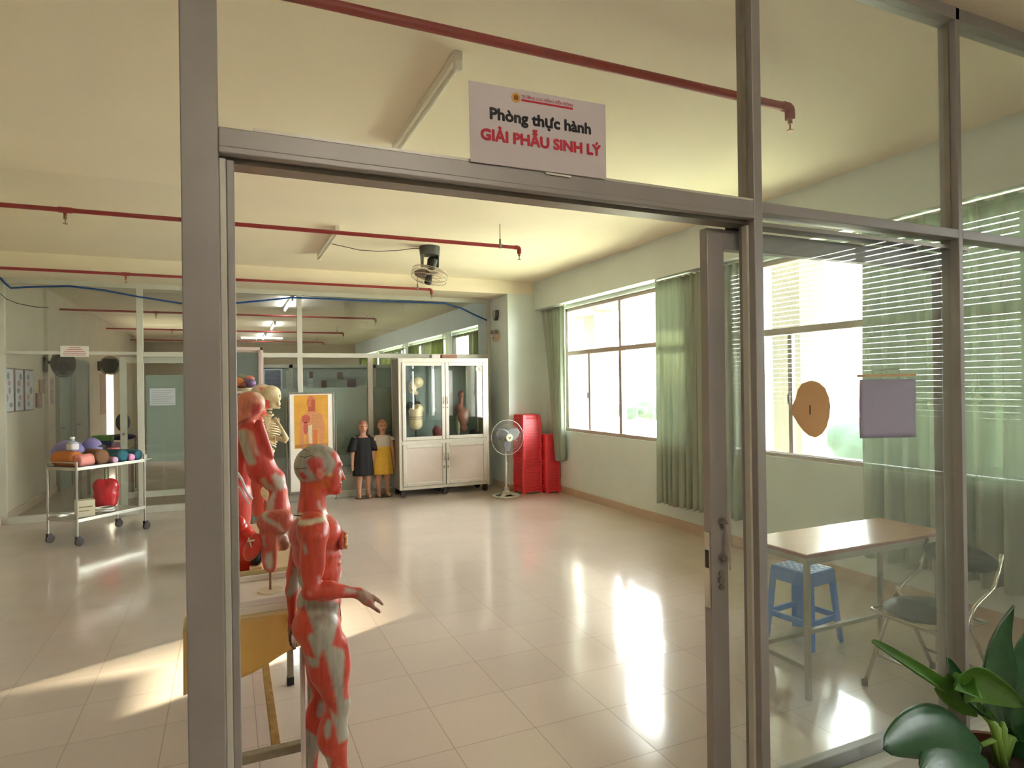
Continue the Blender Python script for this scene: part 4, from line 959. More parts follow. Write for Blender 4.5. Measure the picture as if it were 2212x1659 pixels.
# ================================================================= CHILD MANNEQUINS
SKIN = pbr('doll_skin', (196, 140, 116), .45, noise=.08, attr='Col')
def doll(px_, label, y, H, dress):
    b = at(px_, 1072, Y=y); x = b.x
    t = thing('child_mannequin', (x, y, 0), label, 'mannequin')
    s = H/1.13; S = lambda dx_, dy_, z_: (x+dx_*s, y+dy_*s, z_*s)
    P = [eli(S(0, 0, 1.045), (.066*s, .08*s, .088*s)), eli(S(0, -.025, 1.005), (.048*s, .055*s, .055*s)), cap(S(0, 0, .97), .036*s, S(0, 0, .90), .042*s),
         eli(S(0, -.082, 1.02), (.010*s, .014*s, .014*s), k=.012), eli(S(.068, .005, 1.025), (.008*s, .018*s, .024*s), k=.008), eli(S(-.068, .005, 1.025), (.008*s, .018*s, .024*s), k=.008),
         eli(S(-.024, -.076, 1.043), (.012*s, .01*s, .007*s), sub=True, k=.01), eli(S(.024, -.076, 1.043), (.012*s, .01*s, .007*s), sub=True, k=.01), eli(S(0, -.078, .983), (.02*s, .008*s, .006*s), k=.006),
         eli(S(0, 0, .80), (.105*s, .065*s, .11*s)), eli(S(0, 0, .66), (.09*s, .06*s, .10*s)), eli(S(0, .005, .56), (.10*s, .07*s, .08*s)),
         cap(S(-.1, 0, .865), .036*s, S(.1, 0, .865), .036*s)]
    for q in (-1, 1):
        P += [cap(S(q*.118, 0, .85), .034*s, S(q*.15, 0, .66), .027*s), cap(S(q*.15, 0, .66), .027*s, S(q*.16, -.02, .50), .020*s), eli(S(q*.162, -.024, .465), (.018*s, .022*s, .032*s))]
        for f in range(4): P.append(cap(S(q*.162-.012+.008*f, -.03, .445), .0065*s, S(q*.162-.012+.008*f, -.034, .405+.004*abs(f-1.5)), .005*s, k=.006))
        P.append(cap(S(q*.15, -.035, .47), .007*s, S(q*.146, -.05, .435), .0055*s, k=.006))
        P += [cap(S(q*.055, 0, .52), .060*s, S(q*.062, .0, .29), .042*s), cap(S(q*.062, .008, .28), .044*s, S(q*.066, .005, .07), .027*s), cap(S(q*.066, .01, .035), .03*s, S(q*.072, -.07, .028), .024*s)]
    eyes = lambda V: ((np.abs(np.abs(V[:, 0]-x)-.024*s) < .014*s) & (np.abs(V[:, 2]-1.043*s) < .007*s) & (V[:, 1] < y-.05*s))
    mouth = lambda V: ((np.abs(V[:, 0]-x) < .02*s) & (np.abs(V[:, 2]-.983*s) < .007*s) & (V[:, 1] < y-.05*s))
    cap_ = lambda V: (V[:, 2] > 1.075*s+.3*(V[:, 1]-y+.06))
    soft('body', P, .0075, SKIN, t, k=.02, base=(204, 150, 124), paint=[(cap_, (166, 112, 92)), (eyes, (60, 44, 40)), (mouth, (170, 84, 76))])
    def cloth(name, prof, m, wave=0.0, neck=None):
        def fn(u, v):
            a = 2*PI*u; k = v*(len(prof)-1); i = min(int(k), len(prof)-2); f = k-i
            z = prof[i][0]*(1-f)+prof[i+1][0]*f; rx = prof[i][1]*(1-f)+prof[i+1][1]*f; ry = prof[i][2]*(1-f)+prof[i+1][2]*f
            w_ = 1+wave*v*math.sin(a*9)
            zz = z-(neck(a) if (neck and v < .12) else 0)
            return Vector(S(rx*math.cos(a)*w_, ry*math.sin(a)*w_, zz))
        MB().grid(fn, 60, 22, closed_u=True).build(name, m, t, smooth=True, solid=.004)
    if dress == 'black':
        m = pbr('black_dress_cloth', (30, 29, 33), .85, noise=.2, nscale=20)
        cloth('dress', [(.912, .098, .054), (.868, .128, .075), (.78, .128, .083), (.66, .125, .082), (.52, .140, .098), (.33, .150, .105)], m, .05, neck=lambda a: .10*max(0, -math.sin(a))**3)
        for q in (-1, 1): MB().grid(lambda u, v, q=q: Vector(S(q*(.112+.05*v), 0, .890-.205*v))+Vector((math.cos(2*PI*u)*.055*s*(1+.25*v), math.sin(2*PI*u)*.055*s*(1+.2*v), -q*.25*math.cos(2*PI*u)*.055*s*(0 if v > .5 else 1))), 24, 8, closed_u=True).build('sleeve', m, t, smooth=True, solid=.004)
    else:
        w_ = pbr('white_bodice_cloth', (206, 196, 184), .85, noise=.1, nscale=30); yl = pbr('yellow_skirt_cloth', (226, 180, 66), .8, noise=.12, nscale=18)
        cloth('bodice', [(.90, .10, .058), (.86, .128, .075), (.80, .124, .080), (.72, .114, .078)], w_, 0)
        cloth('skirt', [(.735, .117, .081), (.60, .128, .09), (.45, .142, .10), (.33, .152, .108)], yl, .06)
        for q in (-1, 1): MB().grid(lambda u, v, q=q: Vector(S(q*(.108+.035*v), 0, .878-.055*v))+Vector((math.cos(2*PI*u)*.046*s, math.sin(2*PI*u)*.05*s, 0)), 20, 5, closed_u=True).build('cap_sleeve', w_, t, smooth=True, solid=.004)
    MB().lathe([(0, 0), (.12, 0), (.12, .010), (0, .010)], (x, y-.02, 0), n=28, sx=1.1, sy=.8).build('base_plate', pbr('doll_base', (70, 60, 54), .5), t)
doll(786, 'child mannequin wearing a black short sleeved dress', 4.68, 1.135, 'black')
doll(828, 'child mannequin in a white top and yellow skirt beside the cabinet', 4.68, 1.14, 'yellow')
# ================================================================= POSTER BOARD
yb_ = 4.62
A, B_, C_, D_ = at(626, 852, Y=yb_), at(718, 852, Y=yb_), at(718, 1056, Y=yb_), at(626, 1056, Y=yb_)
x0, x1, zt, zb = A.x, B_.x, A.z, C_.z
t = thing('poster_board', ((x0+x1)/2, yb_, 0), 'tall white display board with an orange anatomy poster on thin legs', 'display board')
MB().box(x0, yb_, zb, x1, yb_+.015, zt).build('board', pbr('white_board', (226, 220, 212), .35, noise=.04), t)
MB().box(x0-.022, yb_-.006, zb-.03, x0, yb_+.022, zt+.025).box(x1, yb_-.006, zb-.03, x1+.022, yb_+.022, zt+.025).box(x0, yb_-.006, zt, x1, yb_+.022, zt+.025).box(x0, yb_-.006, zb-.03, x1, yb_+.022, zb).build('frame', DSTEEL, t, bevel=.003)
for xx in (x0-.045, x1+.045):
    MB().tube([(xx, yb_-.12, .01), (xx, yb_-.10, .03), (xx, yb_+.03, .05), (xx, yb_+.03, zt-.05)], .009, n=10).tube([(xx, yb_+.03, .06), (xx, yb_+.14, .01)], .009, n=10).build('leg', STEEL, t, smooth=True)
MB().tube([(x0-.045, yb_+.03, zt-.1), (x1+.045, yb_+.03, zt-.1)], .007).tube([(x0-.045, yb_+.03, zb+.05), (x1+.045, yb_+.03, zb+.05)], .007).build('cross_bar', STEEL, t, smooth=True)
pq = [at(635, 854, Y=yb_-.002), at(708, 854, Y=yb_-.002), at(708, 966, Y=yb_-.002), at(635, 966, Y=yb_-.002)]
px0, px1, pz1, pz0 = pq[0].x, pq[1].x, pq[0].z, pq[2].z
po = MB().box(px0, yb_-.002, pz0, px1, yb_, pz1).build('poster', pbr('orange_poster', (214, 156, 62), .35, noise=.22, nscale=5), t)
U = lambda u, v: (px0+(px1-px0)*u, pz1+(pz0-pz1)*v)
def pshape(name, polys, rgb, d):
    m = MB()
    for pl in polys: m.prism([U(*q) for q in pl], yb_-.002-d, yb_-.002-d+.0004)
    m.build(name, pbr('print_%d_%d_%d' % rgb, rgb, .5, noise=.3, nscale=60), po)
def oval(cx, cy, rx, ry, n=18): return [(cx+rx*math.cos(2*PI*i/n), cy+ry*math.sin(2*PI*i/n)) for i in range(n)]
pshape('printed_body', [[(.40, .26), (.62, .26), (.66, .32), (.84, .38), (.90, .60), (.84, .98), (.74, .98), (.70, .66), (.68, .98), (.34, .98), (.30, .62), (.26, .98), (.14, .98), (.16, .50), (.24, .38), (.38, .33)]], (206, 138, 92), .0002)
pshape('printed_head', [oval(.5, .15, .13, .14)], (196, 110, 72), .0006)
pshape('printed_neck_muscle', [[(.41, .22), (.62, .22), (.62, .31), (.41, .31)], oval(.56, .16, .06, .08)], (178, 82, 60), .001)
pshape('printed_shoulder', [oval(.34, .45, .13, .08), oval(.33, .62, .07, .12)], (186, 88, 70), .001)
pshape('printed_ribs', [[(.52, .38+.045*i), (.78, .36+.045*i), (.78, .378+.045*i), (.52, .40+.045*i)] for i in range(6)], (184, 138, 84), .001)
pshape('printed_abdomen', [[(.40, .58), (.52, .56), (.52, .92), (.42, .90)]], (212, 196, 160), .0014)
pshape('printed_belly_muscle', [[(.53, .66), (.68, .66), (.66, .95), (.53, .95)]], (206, 112, 66), .0014)
pshape('caption_lines', [[(.02, .93+.022*i), (.98, .93+.022*i), (.98, .938+.022*i), (.02, .938+.022*i)] for i in range(3)], (120, 78, 40), .0018)
# ================================================================= ANATOMY FIGURE (foreground)
RM, GM, CM_ = (212, 80, 62), (176, 172, 156), (226, 216, 180)
FIG = pbr('painted_plastic_model', (255, 255, 255), .36, noise=.30, nscale=22, stretch=(3.2, 3.2, .45), attr='Col', bump=.35, bscale=30, spec=.45)
Y0 = -2.40
class PX:
    """turns model drawings measured on the photograph into real sizes at the model's own distance"""
    def __init__(s, Y, px=690): s.Y = Y; s.u = depth(at(px, 1100, Y=Y))/FPX
    def p(s, x, y, d=0.0): return tuple(at(x, y, Y=s.Y+d))
    def c(s, x1, y1, r1, x2, y2, r2, d1=0.0, d2=None, **k): return cap(s.p(x1, y1, d1), r1*s.u, s.p(x2, y2, d1 if d2 is None else d2), r2*s.u, **k)
    def e(s, x, y, rx, ry, rz, d=0.0, tilt=0, **k):
        q = eli(s.p(x, y, d), (rx*s.u, ry*s.u, rz*s.u), **k)
        if tilt: q['M'] = np.array(Matrix.Rotation(math.radians(tilt), 3, 'Y'))
        return q
    def poly(s, pts, d=-.08): return [(v[0], v[2]) for v in (s.p(x, y, d) for x, y in pts)]
    def paint(s, pts, d=-.08, side=None):
        P = s.poly(pts, d)
        return lambda V: in_poly(V[:, 0], V[:, 2], P) & (np.ones(len(V), bool) if side is None else side(V))
F = PX(Y0)
gz = lambda x, d, z=.028: tuple(Vector((at(x, 1800, Y=Y0+d).x, Y0+d, z)))
body = [F.e(686, 1005, 49, 38, 45), F.e(713, 1030, 23, 29, 36), F.c(700, 1050, 15, 724, 1058, 10), F.c(736, 1016, 3.6, 742.5, 1034, 4.2, k=.006), F.e(735, 1044, 5, 11, 3.2, k=.006), F.e(734.5, 1051, 5, 10, 3, k=.006), F.e(728, 1061, 8, 12, 7, k=.01),
    F.e(733, 1003, 6, 22, 5, k=.012), F.c(676, 1050, 26, 674, 1105, 30), F.c(668, 1122, 17, 668, 1128, 15, -.10, .10), F.c(690, 1118, 12, 690, 1118, 12, -.09, .09)]
for q in (-1, 1):
    body += [F.e(689, 1026, 8, 5, 13, q*.060, tilt=-12, k=.006), F.e(691, 1026, 4, 4, 7, q*.070, sub=True, k=.004), F.e(736, 1014, 5, 8, 4, q*.020, sub=True, k=.006), F.e(729, 1015, 6, 7, 4.5, q*.021, k=.004)]
body += [F.e(680, 1152, 54, 66, 46), F.e(702, 1150, 32, 36, 26, -.045), F.e(702, 1150, 32, 36, 26, .045), F.e(684, 1195, 50, 60, 40), F.e(690, 1235, 46, 56, 50), F.e(689, 1300, 46, 60, 40), F.e(688, 1340, 48, 60, 36),
    F.e(664, 1352, 31, 34, 36, -.055), F.e(664, 1352, 31, 34, 36, .055)]
for i, yy in enumerate((1200, 1216, 1231, 1246)):        # belly muscle rows
    for q in (-1, 1): body.append(F.e(726-i, yy, 12, 15, 7.5, q*.028, k=.006))
# near (right) arm, bent forward
body += [F.e(676, 1146, 33, 26, 36, -.125), F.c(678, 1160, 27, 672, 1272, 15, -.150, -.165), F.e(688, 1215, 13, 15, 34, -.165, k=.012), F.e(664, 1215, 15, 17, 40, -.155, k=.012), F.e(668, 1281, 15, 13, 14, -.165),
    F.c(676, 1277, 17, 712, 1275, 18, -.165, -.172, k=.012), F.c(712, 1275, 17, 772, 1281, 9, -.172, -.18, k=.012), F.c(690, 1266, 10, 745, 1272, 6, -.165, -.175, k=.008), F.c(774, 1281, 9, 782, 1285, 9.5, -.18)]
hand = [F.e(791, 1294, 15, 9, 11, -.18, tilt=38, k=.008), F.c(780, 1283, 8, 800, 1303, 7, -.19, -.187), F.c(780, 1284, 8, 801, 1299, 6, -.168, -.165)]
hand += [F.c(787, 1281, 6.5, 805, 1289, 5.2, -.185, k=.005), F.c(805, 1289, 5.0, 818, 1297, 4.4, -.185, -.188, k=.003), F.c(818, 1297, 4.3, 826, 1305, 3.5, -.188, -.190, k=.003)]
for i, (dd, L) in enumerate(((-.196, .90), (-.186, 1.03), (-.175, 1.0), (-.164, .84))):
    hand += [F.c(797, 1302, 4.6, 797+10*L, 1302+10*L, 4.1, dd, k=.004), F.c(797+10*L, 1302+10*L, 4.0, 797+18*L, 1302+15*L+i*.6, 3.6, dd, dd+.002, k=.003), F.c(797+18*L, 1302+15*L+i*.6, 3.5, 797+23*L, 1302+18*L+i*1.2, 3.0, dd+.002, dd+.005, k=.003)]
body += hand
# far (left) arm, hanging
body += [F.e(664, 1148, 30, 26, 34, .125), F.c(652, 1165, 23, 634, 1238, 15, .150, .165), F.c(633, 1240, 14, 630, 1275, 13, .165, .16, k=.012), F.c(630, 1275, 13, 631, 1338, 7.5, .16, .15, k=.012)]
body += [F.c(631, 1340, 8, 631, 1362, 9, .15, .15), F.e(631, 1360, 8, 12, 14, .15, k=.008)]
for i, (dd, L) in enumerate(((.128, .9), (.142, 1.05), (.156, 1.0), (.169, .82))):
    body += [F.c(630+i*2-3, 1370, 4.4, 630+i*2.6-3, 1370+14*L, 3.8, dd, k=.004), F.c(630+i*2.6-3, 1370+14*L, 3.7, 632+i*2.8-3, 1370+24*L, 3.4, dd, k=.003), F.c(632+i*2.8-3, 1370+24*L, 3.3, 635+i*2.8-3, 1370+31*L, 2.8, dd, k=.003)]
body += [F.c(634, 1352, 5, 643, 1370, 4.2, .128, .12, k=.005), F.c(643, 1370, 4.1, 645, 1384, 3.4, .12, .118, k=.003)]
# legs
d = -.072
body += [F.c(691, 1362, 43, 711, 1445, 40, d), F.c(711, 1445, 39, 728, 1510, 25, d), F.e(738, 1425, 17, 22, 52, d-.01, k=.02), F.e(735, 1522, 20, 21, 22, d), F.e(742, 1519, 11, 12, 12, d, k=.012), F.c(726, 1540, 24, 720, 1592, 29, d), F.c(720, 1592, 28, 733, 1668, 17, d), F.e(709, 1585, 20, 20, 40, d, k=.02)]
body += [cap(F.p(733, 1668, d), 17*F.u, gz(737, d, .085), 11*F.u), cap(gz(733, d, .032), .030, gz(760, d-.005, .03), .026), cap(gz(755, d-.005, .03), .027, gz(792, d-.02, .02), .019)]
for i in range(5): body.append(cap(gz(788-i*2, d-.035+i*.015, .018), .010, gz(803-i*3.5, d-.038+i*.016, .012), .0075, k=.004))
d = .072
body += [F.c(686, 1365, 40, 699, 1455, 34, d), F.c(699, 1455, 33, 700, 1508, 23, d), F.e(702, 1510, 20, 20, 21, d), F.c(692, 1520, 22, 683, 1560, 23, d), F.c(683, 1560, 22, 675, 1615, 14, d), F.e(676, 1548, 15, 18, 32, d, k=.015)]
body += [cap(F.p(675, 1615, d), 14*F.u, gz(668, d, .085), 10.5*F.u), cap(gz(663, d, .032), .030, gz(690, d+.005, .03), .026), cap(gz(686, d+.005, .03), .027, gz(722, d+.02, .02), .019)]
for i in range(5): body.append(cap(gz(718-i*2, d+.035-i*.015, .018), .010, gz(733-i*3.5, d+.038-i*.016, .012), .0075, k=.004))
Z5 = lambda L: [(610+x/6.913, 1110+y/6.913) for x, y in L]
Z6 = lambda L: [(600+x/4.894, 1320+y/4.894) for x, y in L]
Z4 = lambda L: [(610+x/9.22, 950+y/9.22) for x, y in L]
not_arm = lambda V: (V[:, 1] > Y0-.135)
arm = lambda V: (V[:, 1] < Y0-.13)
farm = lambda V: (V[:, 1] > Y0+.11)
far_leg = lambda V: (V[:, 1] > Y0)
near_leg = lambda V: (V[:, 1] <= Y0)
pt = [
 (F.paint(Z4([(230, 900), (230, 40), (1120, 40), (1180, 400), (1050, 640), (860, 690), (640, 830), (400, 850)]), -.05), GM),
 (F.paint(Z4([(960, 290), (1080, 210), (1250, 420), (1260, 640), (1100, 680), (1000, 660), (1050, 520), (1030, 380)]), -.05), (216, 74, 64)),
 (F.paint(Z4([(480, 440), (580, 345), (800, 350), (815, 520), (730, 600), (640, 690), (540, 600)]), -.05), (190, 66, 58)),
 (F.paint(Z4([(340, 640), (430, 640), (520, 800), (430, 810), (360, 760)]), -.05), (196, 66, 56)),
 (F.paint(Z4([(810, 590), (880, 540), (860, 640), (820, 660)]), -.05), (200, 70, 60)),
 (F.paint(Z4([(640, 700), (680, 590), (800, 590), (810, 720), (760, 850), (680, 840)]), -.05), (206, 112, 92)),
 (F.paint(Z4([(860, 660), (990, 660), (1010, 720), (900, 720)]), -.05), (222, 196, 120)),
 (F.paint(Z4([(800, 760), (960, 800), (960, 960), (820, 1000), (760, 900)]), -.05), (214, 110, 66)),
 (F.paint(Z4([(620, 850), (720, 850), (760, 1060), (700, 1180), (640, 1020)]), -.05), (216, 96, 50)),
 (F.paint(Z4([(1150, 560), (1260, 760), (1200, 800), (1120, 640)]), -.05), (226, 206, 190)),
 (F.paint(Z4([(690, 1250), (740, 1200), (800, 1400), (760, 1420)]), -.05), (214, 190, 176)),
 (F.paint(Z4([(240, 1560), (260, 1510), (600, 1450), (890, 1420), (920, 1490), (600, 1530), (300, 1600)]), -.05), CM_),
 (F.paint(Z5([(285, 400), (310, 390), (345, 500), (300, 540)]), -.12), GM),
 (F.paint(Z5([(330, 820), (370, 830), (355, 1080), (330, 1270), (480, 1290), (740, 1300), (850, 1370), (860, 1430), (780, 1659), (440, 1659), (340, 1390), (180, 1560), (150, 1500), (220, 1180), (290, 950)]), -.08, not_arm), GM),
 (F.paint(Z5([(860, 520), (930, 520), (930, 1040), (830, 1040), (840, 900), (905, 760)]), -.03, not_arm), (220, 206, 194)),
 (F.paint(Z5([(920, 1085), (1130, 1125), (1150, 1165), (915, 1165)]), -.18, arm), (196, 178, 170)),
 (F.paint(Z5([(520, 910), (550, 910), (570, 1030), (540, 1030)]), -.18, arm), (224, 214, 206)),
 (F.paint(Z5([(370, 1140), (440, 1200), (430, 1225), (370, 1170)]), -.18, arm), (220, 140, 126)),
 (F.paint(Z5([(1100, 1120), (1700, 1050), (1700, 1600), (1100, 1260)]), -.18, arm), (168, 134, 110)),
 (F.paint(Z5([(1240, 1230), (1330, 1280), (1330, 1370), (1250, 1300)]), -.18, arm), (176, 74, 62)),
 (F.paint(Z6([(100, 180), (240, 180), (240, 500), (80, 500)]), .14, farm), (150, 110, 92)),
 (F.paint(Z6([(340, 0), (610, 0), (600, 130), (550, 300), (680, 370), (690, 420), (670, 640), (685, 900), (730, 900), (800, 930), (800, 1290), (620, 1345), (600, 1200), (530, 990), (620, 1080), (600, 900), (545, 650), (500, 480), (455, 320), (410, 455), (410, 540), (320, 545), (290, 440), (390, 450), (300, 240), (310, 195), (362, 170)]), -.08, near_leg), GM),
 (F.paint(Z6([(480, 1280), (480, 1200), (520, 1110), (560, 1120), (545, 1260), (510, 1310)]), -.08, near_leg), GM),
 (F.paint(Z6([(470, 1510), (550, 1520), (560, 2000), (480, 2000)]), -.08, near_leg), GM),
 (F.paint(Z6([(620, 1620), (650, 1600), (660, 2100), (610, 2100)]), -.08, near_leg), GM),
 (F.paint(Z6([(400, 1050), (410, 960), (440, 890), (475, 930), (470, 1060), (430, 1085)]), .07, far_leg), GM),
 (F.paint(Z6([(280, 1215), (440, 1300), (440, 1420), (380, 1560), (360, 2100), (200, 2100)]), .07, far_leg), GM),
 (lambda V: V[:, 2] < .045, (186, 160, 140)),
 (F.paint(Z4([(1105, 590), (1165, 590), (1165, 640), (1105, 640)]), -.03, lambda V: np.abs(V[:, 1]-Y0) < .045), (70, 50, 46)),
]
t = thing('anatomy_figure', tuple(Vector((F.p(690, 1700)[0], Y0, 0))), 'red and white muscle man figure in profile with one forearm held out, nearest the glass', 'anatomical model')
soft('body', body, .0046, FIG, t, k=.016, base=RM, paint=pt, smooth_iter=1)
c0 = Vector(F.p(741, 1166, -.045)); R_ = Matrix.Rotation(math.radians(-12), 3, 'Z')
m = MB().lathe([(0, -.012), (19*F.u, -.012), (21*F.u, -.004), (19*F.u, .004), (0, .006)], (0, 0, 0), n=24, axis='X')
m.v = [tuple(c0+R_ @ Vector(v)) for v in m.v]
m.build('breast_section', pbr('model_flesh_red', (196, 84, 70), .4), t, smooth='auto')
m = MB(); rnd = random.Random(3)
for i in range(46):
    a, rr = rnd.uniform(0, 2*PI), 18*F.u*math.sqrt(rnd.random()); m.ell(c0+R_ @ Vector((.010, rr*math.cos(a), rr*math.sin(a))), (.006, rnd.uniform(.003, .006), rnd.uniform(.003, .006)), 8, 6)
m.build('gland_tissue', pbr('gland_yellow', (222, 170, 110), .5), t, smooth=True)
sl = MB()
for P, r in (([(636, 1113, -.03), (648, 1114.5, -.055), (657, 1112.5, -.055)], .0022), ([(659, 1181, -.178), (676, 1181.5, -.185), (700, 1180, -.178)], .002), ([(734, 1303, -.06), (735, 1318, -.06), (736, 1330, -.055)], .0015)): sl.tube([F.p(*q) for q in P], r, n=6)
sl.build('seam', pbr('seam_dark', (90, 30, 26), .6), t, smooth=True)
vn = MB()
for P in ([(648, 986, -.035), (660, 988, -.045), (671, 984, -.05), (680, 987, -.052)], [(652, 968, -.02), (668, 976, -.03), (690, 973, -.035), (708, 982, -.04)], [(638, 1012, -.03), (650, 1013, -.045), (664, 1011, -.055)], [(698, 1004, -.055), (707, 998, -.05), (716, 996, -.045), (722, 990, -.04)], [(700, 1003, -.055), (703, 999, -.055)]):
    vn.tube([F.p(*q) for q in P], .0012, n=5)
vn.build('vein_lines', pbr('vein_dark', (96, 74, 64), .6), t, smooth=True)
pb0 = Vector(F.p(656, 1659, .05)); top = Vector(F.p(655.5, 1398, .05))
MB().cyl((pb0.x, pb0.y, .0), (pb0.x, pb0.y, top.z), .0085, n=14).build('support_pole', pbr('white_pole', (222, 210, 206), .3), t, smooth='auto')
MB().cyl((pb0.x, pb0.y, top.z-.01), tuple(Vector(F.p(676, 1385, .03))), .006, n=10).build('pole_bracket', DSTEEL, t, smooth='auto')
bx = F.p(690, 1700)[0]
MB().box(bx-.24, Y0-.21, 0, bx+.26, Y0+.19, .006).build('base_plate', pbr('white_base', (214, 208, 198), .4), t, bevel=.002)
# ================================================================= MODEL TABLE
TX0, TX1, TY0, TY1, TZ = -.665, -.165, -2.09, -.99, .75
YEL = pbr('yellow_satin', (240, 208, 128), .5, noise=.12, nscale=5, spec=.5, trans=.35)
TOPM = pbr('table_top_board', (214, 202, 170), .4, noise=.08)
t = thing('model_table', ((TX0+TX1)/2, (TY0+TY1)/2, 0), 'table on square steel legs draped in yellow cloth, carrying anatomical models', 'table')
MB().box(TX0, TY0, TZ-.025, TX1, TY1, TZ).build('table_top', TOPM, t, bevel=.003)
LEGM = pbr('table_steel', (150, 140, 118), .4, .4, noise=.25, nscale=25)
BRW = pbr('rusty_brown_steel', (166, 128, 66), .5, .2, noise=.5, nscale=22)
for x in (TX0+.03, TX1-.065):
    for y in (TY0+.02, TY1-.055):
        l_ = MB().box(x, y, .03, x+.033, y+.033, TZ-.025).build('leg', LEGM, t, bevel=.002)
        MB().box(x-.002, y-.002, 0, x+.035, y+.035, .045).build('foot_cap', BLACK, l_, bevel=.003)
zr = .15; yr = at(600, 1620, Z=zr).y
MB().box(TX0+.03, yr-.02, zr-.02, TX1-.03, yr+.02, zr+.015).build('foot_rail', LEGM, t, bevel=.003)
xb = at(587, 1540, Z=zr).x
MB().box(xb-.0175, yr, zr-.018, xb+.0175, TY1-.06, zr+.014).build('middle_rail', BRW, t, bevel=.003)
cl = thing('tablecloth', ((TX0+TX1)/2, TY0-.008, .5), 'yellow cloth hanging wavy over the front of the model table', 'tablecloth')
def skirt(u, v):
    # runs along the front edge and round the right end
    L1, L2 = TX1-TX0, TY1-TY0; s_ = u*(L1+L2)
    hem = .52+.115*min(1, max(0, (s_-.12)/.34))+.010*math.sin(s_*23)
    z = TZ+.003-(TZ+.003-hem)*v; off = .010+.016*v*(1+math.sin(s_*21+1.5*v))
    if s_ < L1: return (TX0+s_, TY0-off, z)
    return (TX1+off, TY0+(s_-L1), z)
MB().grid(lambda u, v: skirt(u*(TX1-TX0+.05)/(TX1-TX0+TY1-TY0), v), 90, 16).build('cloth_fall', YEL, cl, smooth=True, solid=.003)
MB().box(TX0, TY0-.012, TZ, TX1+.012, TY1, TZ+.004).build('cloth_top', pbr('cloth_top', (226, 206, 150), .45, noise=.08), cl)
zt = TZ+.004
# shallow white trays
def tray(name, x0, y0, x1, y1, z0, h, label, rgb=(232, 226, 218)):
    t = thing(name, ((x0+x1)/2, (y0+y1)/2, z0), label, 'tray')
    m = pbr('tray_%d' % rgb[2], rgb, .35)
    MB().box(x0, y0, z0, x1, y1, z0+h*.55).build('tray_base', m, t, bevel=.004)
    MB().box(x0, y0, z0+h*.55, x1, y0+.012, z0+h).box(x0, y1-.012, z0+h*.55, x1, y1, z0+h).box(x0, y0+.012, z0+h*.55, x0+.012, y1-.012, z0+h).box(x1-.012, y0+.012, z0+h*.55, x1, y1-.012, z0+h).build('tray_rim', m, t, bevel=.003)
    return z0+h*.55
z_a = tray('display_tray', -.64, -2.07, -.19, -1.72, zt, .055, 'front white plastic tray under the hip muscle model on the table')
z_b = tray('display_tray', -.64, -1.70, -.19, -1.05, zt, .07, 'rear cream tray under the bust and red bag on the table', (222, 206, 160))
# hip muscle model on a rod
H = PX(-1.90, 580)
t = thing('hip_muscle_model', (H.p(583, 1267)[0], -1.90, z_a), 'reddish hip muscle model held up on a thin brown rod over the front tray', 'anatomical model')
hp = [H.e(592, 1128, 36, 34, 26, tilt=8), H.e(612, 1125, 22, 28, 24), H.e(582, 1160, 22, 24, 26), H.c(582, 1165, 21, 583, 1222, 13, k=.012), H.e(574, 1195, 9, 12, 36, k=.006), H.e(592, 1195, 8, 12, 36, -.02, k=.006), H.e(608, 1170, 17, 18, 21, .01, tilt=-35), H.e(588, 1225, 10, 10, 12, k=.01)]
soft('muscle_body', hp, .0055, FIG, t, k=.016, base=(206, 98, 82), paint=[
    (H.paint([(566, 1100), (584, 1100), (578, 1118), (604, 1132), (616, 1150), (640, 1180), (600, 1140), (568, 1124)], -.06), (206, 196, 172)),
    (H.paint([(574, 1198), (588, 1194), (590, 1226), (582, 1238), (574, 1222)], -.05), (204, 196, 180)),
    (H.paint([(560, 1160), (572, 1160), (572, 1182), (562, 1180)], -.05), (206, 190, 170)),
    (H.paint([(594, 1150), (640, 1150), (640, 1200), (594, 1200)], -.05), (150, 88, 62)),
    (H.paint([(598, 1160), (610, 1190), (604, 1225), (594, 1235), (596, 1190)], -.05), (232, 130, 100))])
soft('red_organ', [H.e(545, 1184, 17, 16, 28, -.02, tilt=22), H.e(553, 1168, 12, 14, 16, -.02)], .0055, pbr('organ_red', (206, 62, 46), .3, noise=.1), t, k=.012)
tb_ = MB(); 
for P in ([(534, 1169), (550, 1167)], [(537, 1162), (543, 1182)]): tb_.bar(H.p(*P[0], -.052), H.p(*P[1], -.052), .012, .004)
tb_.build('white_tape_cross', pbr('white_tape', (226, 218, 200)), t)
MB().tube([H.p(563, 1165, -.01), H.p(575, 1160, 0)], .012, n=8).build('joining_peg', CREAM, t)
rb = H.p(583.5, 1230)
MB().cyl((rb[0], rb[1], z_a), rb, .0045, n=10).build('rod', pbr('brown_rod', (120, 66, 50), .4), t, smooth='auto')
MB().lathe([(0, 0), (.05, 0), (.05, .006), (0, .006)], (rb[0], rb[1], z_a), n=20).build('rod_foot', TOPM, t)
